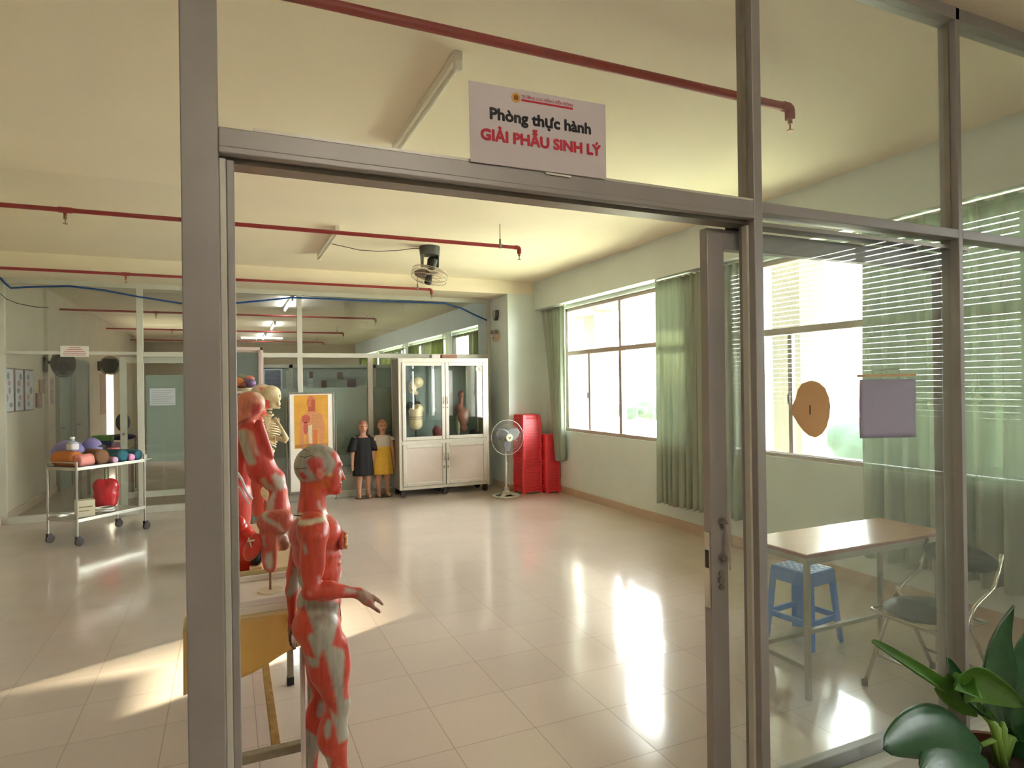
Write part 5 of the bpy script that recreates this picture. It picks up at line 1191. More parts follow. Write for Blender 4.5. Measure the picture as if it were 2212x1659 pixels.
# muscular bust with thick striped limb
B = PX(-1.28, 560)
t = thing('muscle_torso_model', (B.p(540, 1200)[0], -1.28, z_b), 'life size muscle torso with flesh pink head behind the post, standing on the rear tray', 'anatomical model')
bp_ = [B.e(540, 868, 29, 27, 23), B.e(558, 874, 13, 17, 19), B.c(548, 884, 11, 560, 889, 6), B.c(568, 872, 2.5, 571, 881, 3, k=.004), B.e(566, 887, 3, 7, 2.5, k=.004), B.c(540, 885, 22, 528, 920, 26), B.e(548, 873, 5, 3, 8, -.055, k=.004),
    B.c(528, 918, 20, 555, 910, 14, .06), B.e(515, 960, 40, 48, 52, .06), B.e(505, 1010, 40, 44, 60, .06), B.e(500, 1075, 42, 46, 55, .06),
    B.e(536, 935, 22, 24, 26, -.07), B.c(536, 940, 20, 562, 1000, 26, -.09), B.c(562, 1000, 26, 590, 1038, 23, -.09), B.e(560, 1020, 22, 22, 30, -.10, tilt=-28), B.c(598, 1032, 16, 602, 1060, 16, -.09), B.c(602, 1060, 17, 600, 1098, 25, -.09), B.e(606, 1100, 20, 20, 22, -.08),
    B.c(560, 915, 9, 585, 985, 7, -.11, -.12, k=.008), B.c(500, 1110, 40, 500, 1150, 36, .06)]
soft('muscle_body', bp_, .0065, FIG, t, k=.016, base=(208, 70, 60), paint=[
    (B.paint([(500, 830), (590, 830), (575, 880), (565, 895), (548, 905), (500, 925)], -.03), (226, 140, 108)),
    (B.paint([(548, 850), (556, 845), (570, 858), (574, 884), (562, 890), (566, 868)], -.03), (232, 196, 170)),
    (B.paint([(546, 872), (562, 872), (562, 892), (536, 908), (515, 922), (513, 914), (544, 896)], -.03), (176, 60, 62)),
    (B.paint([(513, 930), (526, 926), (546, 980), (553, 1000), (538, 1004), (525, 985)], -.11), (190, 182, 156)),
    (B.paint([(524, 925), (545, 930), (559, 980), (556, 984), (546, 976)], -.11), (206, 150, 120)),
    (B.paint([(548, 966), (557, 970), (560, 985), (552, 982)], -.11), (216, 170, 156)),
    (B.paint([(560, 1032), (570, 1030), (590, 1052), (588, 1060), (574, 1056)], -.11), (176, 160, 130)),
    (B.paint([(585, 1025), (594, 1020), (616, 1036), (616, 1052), (600, 1060), (597, 1120), (570, 1125), (578, 1085), (594, 1052)], -.11), (206, 202, 190)),
    (B.paint([(596, 1056), (602, 1050), (602, 1100), (590, 1104), (590, 1090)], -.11), (196, 70, 60)),
    (B.paint([(611, 1054), (622, 1060), (630, 1130), (612, 1100)], -.11), (236, 128, 112)),
    (lambda V: V[:, 0] < B.p(516, 960)[0]-.01, (224, 160, 124))])
MB().box(B.p(500, 1100)[0]-.12, -1.36, z_b, B.p(500, 1100)[0]+.13, -1.10, B.p(500, 1160)[2]+.02).build('stand_block', TOPM, t, bevel=.004)
# things on the rear tray
Yr = -1.42
def blob2(name, label, cat, prims, rgb, rough, res=.006, k=.012): return tag(soft(name, prims, res, pbr('blob_%d_%d_%d' % rgb, rgb, rough, noise=.15, nscale=14, bump=.3, bscale=30), k=k), label, cat)
G = PX(-1.60, 540)
zb2 = z_b
x_, _, _ = G.p(534, 1080)
blob2('crumpled_bag', 'crumpled glossy red bag with white straps between the post and the black camera shaped model', 'bag', [eli((x_, -1.60, zb2+.075), (.06, .055, .078)), eli((x_-.02, -1.6, zb2+.16), (.05, .045, .06)), eli((x_+.022, -1.61, zb2+.13), (.03, .04, .05)), eli((x_-.035, -1.61, zb2+.22), (.03, .035, .04))], (214, 48, 36), .22)
st = MB(); st.tube([G.p(512, 1020, -.05), G.p(522, 1035, -.055), G.p(532, 1062, -.06), G.p(545, 1078, -.055)], .006, n=8).tube([G.p(516, 1050, -.055), G.p(526, 1070, -.06), G.p(540, 1090, -.06)], .004, n=8)
tag(st.build('white_strap', pbr('white_strap', (232, 222, 224), .4), smooth=True), 'white twisted straps lying over the crumpled red bag', 'strap')
x_, _, _ = G.p(552, 1115)
eye = thing('eye_model', (x_, -1.66, zb2), 'dark rounded model with a pale blue spot in front of the red bag', 'anatomical model')
soft('dark_ball', [eli((x_, -1.66, zb2+.075), (.026, .030, .034)), eli((x_+.016, -1.66, zb2+.09), (.016, .018, .018))], .004, pbr('model_black', (34, 30, 36), .25), eye, k=.008)
MB().ell(G.p(549, 1120, -.092), (.006, .003, .005), 12, 8).build('blue_spot', pbr('pale_blue_spot', (110, 190, 214), .3), eye, smooth=True)
MB().box(x_-.03, -1.69, zb2, x_+.02, -1.63, zb2+.042).build('stand_block', pbr('pale_wood_block', (228, 196, 150), .5), eye, bevel=.003)
# ================================================================= SKELETON
K = PX(.60, 585)
BONE = pbr('bone_plastic', (232, 214, 176), .5, noise=.16, nscale=30, bump=.3, bscale=60)
t = thing('skeleton_model', (K.p(582, 1200)[0], .60, 0), 'ivory skeleton with skull in profile and bent arm behind the muscle torso', 'anatomical model')
sk = [K.e(585, 849, 20, 16, 16.5), K.e(597, 858, 10, 12, 12), K.c(590, 876, 6, 602, 880, 4), K.e(601, 872, 5, 8, 6, k=.008), K.c(588, 866, 5, 588, 878, 4), K.e(604, 857, 4, 4, 4.5, -.022, sub=True, k=.008), K.e(604, 857, 4, 4, 4.5, .022, sub=True, k=.008), K.e(607, 866, 2.2, 2, 3, sub=True, k=.006), K.e(596, 866, 4, 3, 6, -.05, sub=True, k=.01)]
sko = soft('skull', sk, .006, BONE, t, k=.014)
MB().tube([K.p(597+2*i*.0+9*math.sin(i*.4), 876.5+.5*i, -.018) for i in range(6)], .0025, n=6).build('teeth_line', pbr('bone_brown', (150, 100, 70)), sko)
sp = MB()
for i in range(26):
    yy = 884+i*6.9; xx = 583-6*math.sin(i*.17)
    sp.ell(K.p(xx, yy), (5.5*K.u, 5.5*K.u, 2.6*K.u), 10, 6).bar(K.p(xx-3, yy), K.p(xx-10, yy+2), .008, .008)
sp.build('spine', BONE, t, smooth=True)
rb_ = MB()
for i in range(11):
    yc = 902+i*5.2; w = (15+9*math.sin(PI*min(1, (i+1.5)/10)))*K.u; dp = (13+8*math.sin(PI*min(1, (i+2)/11)))*K.u
    c = Vector(K.p(580, yc))
    for q in (-1, 1):
        rb_.tube([c+Vector((-dp*math.cos(a)*.9+.01, q*w*math.sin(a)*1.25, -.045*(a/PI)**1.2)) for a in (PI*j/14 for j in range(15))], .0055, n=6)
rb_.build('rib_cage', BONE, t, smooth=True)
MB().bar(K.p(601, 903), K.p(606, 938), .03, .012).tube([K.p(583, 893, -.02), K.p(590, 896, -.09), K.p(585, 899, -.17)], .007, n=8).tube([K.p(583, 893, .02), K.p(590, 896, .09), K.p(585, 899, .17)], .007, n=8).build('sternum_and_collar_bones', BONE, t, smooth=True)
for q in (-1, 1):
    e_, w_ = ((620, 950), (604, 944)) if q < 0 else ((572, 955), (592, 975))
    MB().tube([K.p(592 if q < 0 else 580, 903, q*.17), K.p((597+e_[0])/2, 926, q*.19), K.p(*e_, q*.20)], [.017, .011, .018], n=10).build('upper_arm_bone', BONE, t, smooth=True)
    MB().tube([K.p(*e_, q*.20), K.p(*w_, q*.12)], [.014, .010], n=8).tube([K.p(e_[0]-3, e_[1]+5, q*.20), K.p(w_[0]-2, w_[1]+5, q*.12)], [.010, .009], n=8).build('forearm_bones', BONE, t, smooth=True)
    hm = MB()
    for f in range(5): hm.tube([K.p(*w_, q*.12), K.p(w_[0]-5, w_[1]-1+2*f, q*(.10-.01*f)), K.p(w_[0]-9-(f % 3), w_[1]+3*f-2, q*(.09-.012*f)), K.p(w_[0]-10, w_[1]+8+2*f, q*(.085-.012*f))], .005, n=6)
    hm.build('hand_bones', BONE, t, smooth=True)
    sc = MB().prism([(v[0], v[2]) for v in (K.p(568, 898), K.p(584, 900), K.p(574, 930))], .60+q*.12, .60+q*.13); sc.build('shoulder_blade', BONE, t, bevel=.004)
    MB().tube([K.p(584, 1072, q*.10), K.p(586, 1090, q*.13), K.p(588, 1165, q*.10)], [.02, .016, .02], n=10).build('thigh_bone', BONE, t, smooth=True)
    x2 = K.p(588, 1170)[0]; z2 = K.p(588, 1168)[2]
    MB().tube([(x2, .6+q*.10, z2), (x2, .6+q*.10, .08)], [.018, .012], n=10).tube([(x2-.02, .6+q*.12, z2-.03), (x2-.02, .6+q*.12, .08)], .007, n=8).build('shin_bones', BONE, t, smooth=True)
    MB().ell((x2+.02, .6+q*.10, .05), (.06, .03, .03), 12, 8).tube([(x2+.03, .6+q*.10, .045), (x2+.16, .6+q*.11, .02)], [.024, .014], n=8).build('foot_bones', BONE, t, smooth=True)
soft('pelvis', [K.e(578, 1062, 14, 30, 16), K.e(584, 1076, 10, 26, 8), K.e(588, 1060, 9, 14, 11, sub=True)], .008, BONE, t, k=.02)
MB().cyl((K.p(578, 1100)[0], .60, .03), K.p(578, 1060), .011, n=12).build('stand_pole', STEEL, t, smooth='auto')
MB().lathe([(0, 0), (.22, 0), (.22, .015), (.03, .03), (0, .03)], (K.p(578, 1100)[0], .60, 0), n=28).build('stand_base', DARKF, t, smooth='auto')
# muscle man standing behind the skeleton, only the white skull cap shows
M2 = PX(1.12, 566)
t = thing('muscle_man_figure', (M2.p(563, 1200)[0], 1.12, 0), 'standing muscle figure with white skull cap just behind the ivory skull', 'anatomical model')
xq = M2.p(560, 1000)[0]; zq = lambda y: M2.p(560, y)[2]
mm = [M2.e(566, 851, 24, 20, 22), M2.e(578, 862, 11, 15, 16), M2.c(572, 872, 6, 582, 877, 5), M2.c(564, 868, 13, 558, 895, 14), eli((xq, 1.12, zq(935)), (.12, .19, .20)), eli((xq, 1.12, zq(985)), (.10, .15, .16)), eli((xq, 1.12, zq(1040)), (.11, .17, .12))]
for q in (-1, 1):
    mm += [eli((xq, 1.12+q*.20, zq(908)), (.07, .07, .08)), cap((xq, 1.12+q*.23, zq(915)), .055, (xq-.01, 1.12+q*.26, zq(990)), .04), cap((xq-.01, 1.12+q*.26, zq(990)), .042, (xq+.03, 1.12+q*.27, zq(1060)), .026), eli((xq+.04, 1.12+q*.27, zq(1082)), (.03, .02, .05)),
           cap((xq, 1.12+q*.09, zq(1050)), .085, (xq+.01, 1.12+q*.10, .48), .06), cap((xq+.01, 1.12+q*.10, .47), .062, (xq-.01, 1.12+q*.10, .10), .035), cap((xq-.02, 1.12+q*.10, .04), .04, (xq+.13, 1.12+q*.11, .03), .03)]
soft('body', mm, .010, FIG, t, k=.025, base=(208, 80, 66), paint=[(M2.paint([(535, 820), (600, 820), (592, 846), (566, 846), (560, 866), (535, 860)], 0), (222, 208, 188)), (M2.paint([(558, 836), (572, 836), (568, 845), (563, 850)], 0), (206, 90, 70)), (lambda V: (np.abs(V[:, 2]-zq(985)) < .05) | ((V[:, 2] < .55) & (V[:, 2] > .44)), GM)])
# ================================================================= SECOND DISPLAY CABINET, mostly behind the post
ex_ = at(569, 800, Y=1.62).x; zt2 = at(560, 750, Y=1.62).z
t = thing('model_cabinet', (ex_-.28, 1.82, 0), 'pale framed glass cabinet just right of the big post, behind the skeleton', 'cabinet')
x0, x1, y0, y1 = ex_-.56, ex_, 1.62, 2.02
b = MB()
for xx in (x0, x1-.028):
    for yy in (y0, y1-.028): b.box(xx, yy, 0, xx+.028, yy+.028, zt2)
b.box(x0, y0, zt2-.03, x1, y0+.028, zt2).box(x0, y1-.028, zt2-.03, x1, y1, zt2).box(x0, y0, .10, x1, y0+.028, .14).box(x1-.028, y0, zt2-.03, x1, y1, zt2).box(x0, y0, zt2-.03, x0+.028, y1, zt2)
b.build('frame', pbr('white_cabinet_frame', (228, 212, 210), .35), t, bevel=.003)
MB().box(x0+.03, y0+.01, .14, x1-.03, y0+.016, zt2-.03).build('front_glass', GL, t)
MB().box(x1-.018, y0+.03, .14, x1-.012, y1-.03, zt2-.03).build('side_glass', GL, t)
MB().box(x0+.01, y1-.016, .10, x1-.01, y1-.008, zt2).build('back_panel', pbr('cabinet_back', (122, 134, 132)), t)
zs_ = at(530, 845, Y=1.70).z
MB().box(x0+.01, y0+.03, zs_-.018, x1-.012, y1-.02, zs_).box(x0+.01, y0+.03, .7, x1-.012, y1-.02, .715).box(x0+.01, y0+.03, .10, x1-.012, y1-.02, .14).build('shelf', pbr('pale_shelf', (214, 206, 190), .5), t)
Bn = PX(1.80, 530)
zz = zs_
xx = Bn.p(526, 830)[0]
t = thing('brain_model', (xx, 1.80, zz), 'colourful brain model in orange, purple and pink on the top shelf of the pale cabinet', 'anatomical model')
MB().lathe([(0, 0), (.10, 0), (.085, .03), (0, .03)], (xx+.01, 1.80, zz), n=24).build('stand', pbr('cream_stand', (214, 198, 170), .5), t, smooth='auto')
cols = [((-.055, -.02, .085), (.055, .05, .05), (226, 130, 56)), ((.045, -.03, .075), (.055, .05, .045), (112, 74, 126)), ((.04, .0, .118), (.05, .045, .03), (200, 110, 92)), ((-.02, .0, .128), (.045, .045, .03), (120, 116, 96)), ((-.02, -.03, .06), (.05, .04, .035), (150, 66, 44))]
for i, (c, r, rgb) in enumerate(cols):
    soft('brain_lobe', [eli((xx+c[0]+.01, 1.80+c[1], zz+c[2]), r)], .006, pbr('lobe_%d' % i, rgb, .4, bump=.8, bscale=60), t)
# ================================================================= INSIDE THE CABINET
yk = 4.60
q = PX(yk, 900)
zsh = zm+.005
t = thing('skull_and_pelvis_model', (q.p(897, 930)[0], yk, zsh), 'ivory skull on a rod above a banded ribbed trunk, left half of the cabinet', 'anatomical model')
soft('skull', [q.e(901, 826, 14, 13, 13), q.e(891, 836, 9, 11, 12), q.c(887, 846, 3.5, 899, 849, 5), q.e(886, 832, 3, 3, 3.5, -.035, sub=True, k=.008), q.e(889, 842, 2, 3, 2, -.04, sub=True, k=.006)], .005, BONE, t, k=.02)
bd = soft('trunk', [q.e(899, 884, 17, 14, 12), q.c(898, 890, 15, 899, 915, 14), q.e(889, 918, 4, 6, 6), q.e(903, 918, 6, 7, 6), q.e(895, 878, 8, 9, 7, -.05, sub=True, k=.02)], .007, BONE, t, k=.015)
MB().lathe([(15.6*q.u, 0), (15.6*q.u, .012)], q.p(899, 901), n=24).lathe([(15.4*q.u, -.03), (15.4*q.u, -.02)], q.p(899, 901), n=24).build('bands', pbr('band_brown', (130, 112, 84), .6), bd)
MB().tube([q.p(895, 848), q.p(898, 866), q.p(899, 876)], .010, n=8).build('neck_rod', DARKF, t, smooth=True)
soft('dark_shoulder', [q.e(884, 878, 7, 8, 10, .02), q.e(897, 871, 12, 8, 4, .03)], .008, BLACK, t)
MB().tube([q.p(898, 920), q.p(899, 944)], .012, n=8).cyl((q.p(899, 940)[0], yk, zsh), (q.p(899, 940)[0], yk, zsh+.03), .06, n=20).build('stand', DARKF, t, smooth='auto')
t = thing('trunk_organ_model', (q.p(1000, 940)[0], yk, zsh), 'dim reddish trunk model with head and exposed organs, right half of the cabinet', 'anatomical model')
soft('trunk', [q.e(996, 852, 7, 7, 9), q.c(996, 862, 5, 996, 874, 5), q.e(1000, 900, 13, 10, 22), q.e(1008, 890, 5, 7, 9), q.e(992, 880, 8, 8, 8), q.e(1002, 925, 9, 9, 8)], .008, pbr('dull_organ_red', (128, 72, 56), .5, noise=.3, nscale=30), t, k=.02)
soft('pale_side', [q.e(989, 918, 5, 8, 24, .03)], .008, pbr('dull_green_plastic', (140, 150, 122), .5), t)
MB().lathe([(0, 0), (.07, 0), (.06, .02), (0, .02)], (q.p(1000, 940)[0], yk, zsh), n=20).build('stand', DARKF, t)
x_ = q.p(943, 940)[0]
t = thing('organ_head_model', (x_, yk-.02, zsh), 'dark red model head low beside the central mullion of the cabinet', 'anatomical model')
soft('head', [eli((x_, yk-.02, zsh+.13), (.07, .06, .085)), eli((x_-.01, yk-.02, zsh+.05), (.05, .045, .06)), eli((x_+.03, yk-.05, zsh+.09), (.03, .03, .05))], .008, pbr('dull_dark_red', (120, 40, 44), .5, noise=.4, nscale=25), t)
MB().box(x_-.12, yk-.08, zsh, x_+.05, yk+.04, zsh+.03).build('base_block', pbr('dull_blue', (80, 100, 130), .5), t)
x_ = q.p(1026, 940)[0]
tag(soft('dark_organ_model', [eli((x_, yk, zsh+.05), (.10, .07, .055)), eli((x_-.04, yk, zsh+.09), (.05, .05, .05))], .009, pbr('dull_black_model', (46, 42, 44), .4), k=.03), 'dark lumpy model at the lower right corner inside the cabinet', 'anatomical model')
for px1, px2, y1_, y2_, lab in ((935.5, 943, 790, 898, 'narrow white ruler strip standing behind the left cabinet glass'), (968, 983, 800, 898, 'pale lilac card strip behind the right cabinet glass')):
    a, b = q.p(px1, y1_), q.p(px2, y2_)
    tag(MB().box(a[0], yk+.10, b[2], b[0], yk+.104, a[2]).build('card_strip', PAPER), lab, 'card')
# ================================================================= SIGN AND PAPERS ON THE BACK PARTITION
ys = YB-.012
a, b = at(130, 747, Y=ys), at(192, 771, Y=ys)
t = thing('door_sign', ((a.x+b.x)/2, ys, b.z), 'small white sign with five lines of red print on the far left transom', 'sign')
MB().box(a.x, ys-.002, b.z, b.x, ys+.004, a.z).build('board', pbr('sign_white', (226, 224, 218), .5), t)
m = MB(); w_ = b.x-a.x; h_ = a.z-b.z; cx_ = (a.x+b.x)/2
for i, f in enumerate((.42, .56, .72, .80, .80)):
    z = a.z-h_*(.17+.165*i); m.box(cx_-w_*f/2, ys-.003, z-h_*.03, cx_+w_*f/2, ys-.002, z+h_*.03)
m.build('red_print', pbr('sign_red_print', (186, 92, 92), .6), t)
yp = YB+.071
a, b = at(323, 839, Y=yp), at(379, 875, Y=yp)
t = thing('notice_sheet', ((a.x+b.x)/2, yp, b.z), 'white landscape notice sheet taped on the frosted film of the back door', 'paper')
MB().box(a.x, yp, b.z, b.x, yp+.003, a.z).build('sheet', pbr('notice_white', (206, 206, 214), .6), t)
m = MB()
for i in range(7): m.box(a.x+.02, yp-.0008, a.z-.03-.028*i, b.x-.02-.03*(i % 3), yp, a.z-.036-.028*i)
m.build('printed_lines', pbr('faint_print', (160, 160, 172), .7), t)
# ================================================================= ROOM BEHIND: LEFT WALL
def wall_poster(ya, yb, z0, z1, label, rgb=(206, 204, 210), seed=1, frame=True):
    rnd = random.Random(seed); x = XL
    t = thing('wall_poster', (x, (ya+yb)/2, z0), label, 'poster', 'posters on the beige wall of the room behind')
    if frame: MB().box(x, ya-.025, z0-.015, x+.018, yb+.025, z1+.015).build('backing', pbr('poster_edge', (120, 96, 84), .6), t)
    MB().box(x+.002, ya, z0, x+.022, yb, z1).build('sheet', pbr('poster_%d_%d_%d' % rgb, rgb, .5, noise=.08), t)
    m = MB(); m2 = MB()
    for i in range(5):
        c = Vector((x+.023, rnd.uniform(ya+.1, yb-.1), z0+(z1-z0)*(.15+.17*i)))
        (m if i % 2 else m2).ell(c, (.0012, rnd.uniform(.04, .08), rnd.uniform(.03, .055)), 12, 8)
    m.build('printed_figures', pbr('poster_print_pink', (186, 134, 132), .6), t); m2.build('printed_figures', pbr('poster_print_grey', (142, 132, 142), .6), t)
wall_poster(4.95+.07, 5.42, 1.375, 1.915, 'large pale poster at the extreme left on the beige wall', seed=2)
wall_poster(5.52, 5.85, 1.375, 1.915, 'middle pale poster on the beige wall, with a dark left edge', seed=3)
wall_poster(5.95, 6.32, 1.375, 1.915, 'third pale poster on the beige wall, nearest the wall fan', seed=4)
wall_poster(6.52, 6.78, 1.39, 1.60, 'small reddish brown picture low beside the third wall poster', (150, 96, 82), 5, False)
wall_poster(6.70, 6.98, 1.60, 1.80, 'small tan picture above the reddish brown one on the wall', (176, 140, 104), 6, False)
wall_poster(7.25, 7.5, 1.42, 1.84, 'narrow lilac poster left of the grey green double door', (182, 150, 150), 7, False)
struct('trim_7', MB().box(XL, 7.02, 0, XL+.05, 7.12, ZC), CREAM)
def wdoor(n, ya, yb, rgb):
    t = thing('door_%d' % n, (XL, (ya+yb)/2, 0), kind='structure')
    MB().box(XL, ya-.06, 0, XL+.06, ya, 2.2).box(XL, yb, 0, XL+.06, yb+.06, 2.2).box(XL, ya-.06, 2.14, XL+.06, yb+.06, 2.2).build('door_frame', pbr('door_frame_grey', (150, 150, 142), .5), t)
    MB().box(XL, ya, 0, XL+.035, yb, 2.14).build('door_panel', pbr('door_panel_%d' % n, rgb, .4, noise=.08), t)
    MB().tube([(XL+.04, ya+.08, 1.02), (XL+.09, ya+.08, 1.02), (XL+.09, ya+.2, 1.02)], .01).build('door_handle', DSTEEL, t, smooth=True)
wdoor(3, 7.75, 8.6, (122, 142, 134)); wdoor(4, 8.95, 10.1, (140, 144, 140))
tag(MB().box(XL, 10.75, 1.35, XL+.006, 11.15, 1.75).build('notice_sheet', pbr('notice_grey', (196, 190, 180), .6)), 'pale notice sheet on the beige wall past the double doors', 'paper')
tag(MB().box(XL, 11.6, 1.1, XL+.006, 12.3, 2.0).build('wall_chart', pbr('chart_pink', (180, 142, 130), .6, noise=.2, nscale=5)), 'faded pinkish wall chart under the farther wall fan', 'poster')
FBK = pbr('matt_black_plastic', (12, 12, 12), .65, spec=.2)
def wall_fan(px_, py_, Y, mount_y, R, yaw, label):
    c = at(px_, py_, Y=Y)
    t = thing('wall_fan', (XL, mount_y, c.z), label, 'fan', 'black wall fans in the room behind')
    MB().box(XL, mount_y-.06, c.z-.10, XL+.05, mount_y+.06, c.z+.10).build('wall_bracket', FBK, t, bevel=.008)
    MB().tube([(XL+.04, mount_y, c.z+.02), (XL+.16, mount_y-.02, c.z+.03), (c.x-.04, c.y+.05, c.z+.03)], .022, n=10).build('arm', FBK, t, smooth=True)
    Mx = Matrix.Rotation(yaw, 3, 'Z')
    T6 = lambda v: c+Mx @ Vector((v[0], v[2], v[1]))
    MB().ell(T6((0, .0, .10)), (.07, .08, .075)).build('motor', FBK, t, smooth=True)
    g = MB()
    for rr, d_ in ((R, 0), (R*.75, -.05), (R*.75, .05), (R*.4, -.06)):
        g.tube([T6((rr*math.cos(a_), rr*math.sin(a_), d_)) for a_ in (2*PI*i/32 for i in range(32))], .006, n=5, closed=True)
    for i in range(72):
        a_ = 2*PI*i/72; g.tube([T6((r_*math.cos(a_), r_*math.sin(a_), d_)) for r_, d_ in ((.03, -.065), (R*.7, -.055), (R, 0), (R*.7, .055), (.05, .06))], .0028, n=4, caps=False)
    g.build('cage', FBK, t, smooth=True)
    b_ = MB(); blade(b_, T6, .02, R*.9, .30, z=0); b_.build('blade', FBK, t, smooth=True, solid=.003)
wall_fan(137, 786, 6.9, 7.0, .20, math.radians(50), 'nearer black wall fan under the red print sign, turned away')
wall_fan(237, 790, 11.2, 11.4, .20, math.radians(-8), 'farther black wall fan with a round cage facing the viewer')
# ================================================================= ROOM BEHIND: CROSS PARTITION WITH PAPERS
YM = 8.8
pm = thing('wall_middle', (1.4, YM, 0), kind='structure')
for x0, x1 in ((-1.05, -.98), (.62, .69), (2.3, 2.37), (3.8, 3.87)): MB().box(x0, YM, 0, x1, YM+.06, 2.1).build('post', ALUW, pm)
MB().box(-1.05, YM, 2.03, 3.87, YM+.06, 2.1).build('top_rail', ALUW, pm)
MB().box(-.98, YM+.025, 0, .62, YM+.035, 2.03).box(.69, YM+.025, 0, 2.3, YM+.035, 2.03).box(2.37, YM+.025, 0, 3.8, YM+.035, 2.03).build('film_panel', pbr('pale_film', (164, 174, 166), .35, noise=.05), pm)
yy = YM-.006
for px1, px2, y1_, y2_, rgb, nm, lab in ((636, 648, 812, 838, (170, 176, 160), 'paper_sheet', 'greenish paper strip taped just left of the second post of the back partition'),
    (664, 676, 803, 838, (196, 206, 206), 'paper_sheet', 'pale tall paper taped on the film panel right of the second post'),
    (667.5, 675.5, 803, 817, (128, 92, 76), 'small_photo', 'small brown photo at the top of the tall paper right of the second post'),
    (694, 705, 822, 838, (120, 84, 70), 'small_photo', 'small dark portrait photo low on the film panel'),
    (728, 740, 804, 818, (140, 122, 120), 'small_photo', 'small grey photo taped high on the film panel'),
    (750, 769, 819, 837, (128, 104, 118), 'small_photo', 'purplish photo taped left of the third post'),
    (618, 630, 800, 842, (196, 206, 190), 'paper_sheet', 'pale yellow green paper strips beside the framed board')):
    a, b = at(px1, y1_, Y=yy), at(px2, y2_, Y=yy)
    o = 0.003 if nm == 'small_photo' else 0
    tag(MB().box(a.x, yy-o, b.z, b.x, yy+.003-o, a.z).build(nm, pbr('pap_%d_%d_%d' % rgb, rgb, .5, noise=.3, nscale=14)), lab, 'photo' if nm == 'small_photo' else 'paper')
a, b = at(570, 797, Y=yy), at(610, 842, Y=yy)
t = thing('framed_board', ((a.x+b.x)/2, yy-.02, b.z), 'blue grey board in a bright white frame behind the pale cabinet', 'picture')
MB().box(a.x, yy-.02, b.z, b.x, yy, a.z).build('frame', pbr('frame_bluewhite', (210, 222, 232), .4), t)
MB().box(a.x+.02, yy-.024, b.z+.02, b.x-.03, yy-.02, a.z-.025).build('picture', pbr('picture_blue', (128, 140, 160), .4, noise=.5, nscale=5, stretch=(.4, 1, 3)), t)
# far table with coloured boxes and a chair back
a = at(232, 985, Y=6.6)
t = thing('far_table', (a.x+.1, 6.7, 0), 'brown table behind the back partition piled with coloured boxes', 'table')
zt_ = at(232, 990, Y=6.5).z
x0, x1 = at(165, 980, Y=6.5).x, at(285, 980, Y=6.5).x
MB().box(x0, 6.4, zt_-.03, x1, 7.1, zt_).build('table_top', pbr('far_wood', (110, 84, 66), .4), t)
for xx in (x0+.04, x1-.08):
    for y_ in (6.44, 7.02): MB().box(xx, y_, 0, xx+.04, y_+.04, zt_-.03).build('leg', DSTEEL, t)
def fbox(px1, px2, y1_, y2_, Y, rgb, lab, z0=None, nm='storage_box', dep=.25):
    a, b = at(px1, y1_, Y=Y), at(px2, y2_, Y=Y)
    return tag(MB().box(a.x, Y, b.z if z0 is None else z0, b.x, Y+dep, a.z).build(nm, pbr('fb_%d_%d_%d' % rgb, rgb, .45, noise=.1), bevel=.006), lab, 'box')
za = at(230, 962, Y=6.5).z
fbox(190, 240, 962, 990, 6.5, (60, 54, 96), 'dark violet box at the bottom of the pile on the far table', z0=zt_)
fbox(241, 258, 957, 990, 6.5, (176, 140, 190), 'lilac box right of the violet one on the far table', z0=zt_, dep=.2)
zb_ = at(230, 953, Y=6.5).z
fbox(194, 240, 953, 962, 6.5, (28, 70, 130), 'flat blue lidded box in the middle of the far table pile', z0=za)
fbox(197, 241, 942, 953, 6.5, (96, 170, 66), 'flat bright green box on top of the far table pile', z0=zb_)
a = at(253, 905, Y=7.6)
t = thing('far_chair', (a.x, 7.7, 0), 'dark navy padded chair behind the coloured boxes', 'chair')
zc_ = at(253, 945, Y=7.6).z
soft('backrest', [eli((a.x+.05, 7.85, zc_+.24), (.11, .05, .16))], .015, pbr('navy_cloth', (34, 38, 66), .8), t)
soft('seat', [eli((a.x+.05, 7.65, zc_), (.22, .22, .05))], .015, pbr('navy_cloth', (34, 38, 66)), t)
for sx in (-.17, .27):
    for sy in (7.5, 7.84): MB().cyl((a.x+sx-.0, sy, 0), (a.x+sx, sy, zc_), .012, n=8).build('leg', DSTEEL, t)
# small round vent on the far beam
c0 = at(784, 743, Y=YF-.3)
tag(MB().tube([(c0.x+.10*math.cos(a_), YF-.06, c0.z+.12*math.sin(a_)) for a_ in (2*PI*i/24 for i in range(24))], .035, n=8, closed=True).build('vent_ring', DARKF, smooth=True), 'dark round ring fixed high on the far end wall', 'vent')
# ================================================================= OUTSIDE
struct('trim_5', MB().box(4.85, 4.03, -9, 5.22, 4.62, 2.80).box(4.85, 3.95, 2.80, 5.28, 4.70, 4.2).box(4.27, 4.03, 2.72, 4.85, 4.62, 4.2), CONC)
struct('trim_9', MB().box(XR+WT, -9, 3.62, 7.12, 3.15, 3.85), CONC)      # unseen slab added above the windows to cut off the sun patch
struct('trim_6', MB().box(4.85, .03, -9, 5.22, .57, 4.2), CONC)
struct('trim_8', MB().box(4.85, -3.97, -9, 5.22, -3.43, 4.2).box(4.85, 8.03, -9, 5.22, 8.57, 4.2).box(4.85, 12.03, -9, 5.22, 12.57, 4.2).box(4.85, 16.03, -9, 5.22, 16.57, 4.2), CONC)
tag(MB().box(-60, -60, -10.2, XR-1, 120, -10).box(XR-1, -80, -10.2, 400, 400, -10).build('ground', pbr('pale_ground', (176, 178, 150), .9, noise=.3, nscale=.06), origin=(0, 0, -10)), kind='structure')
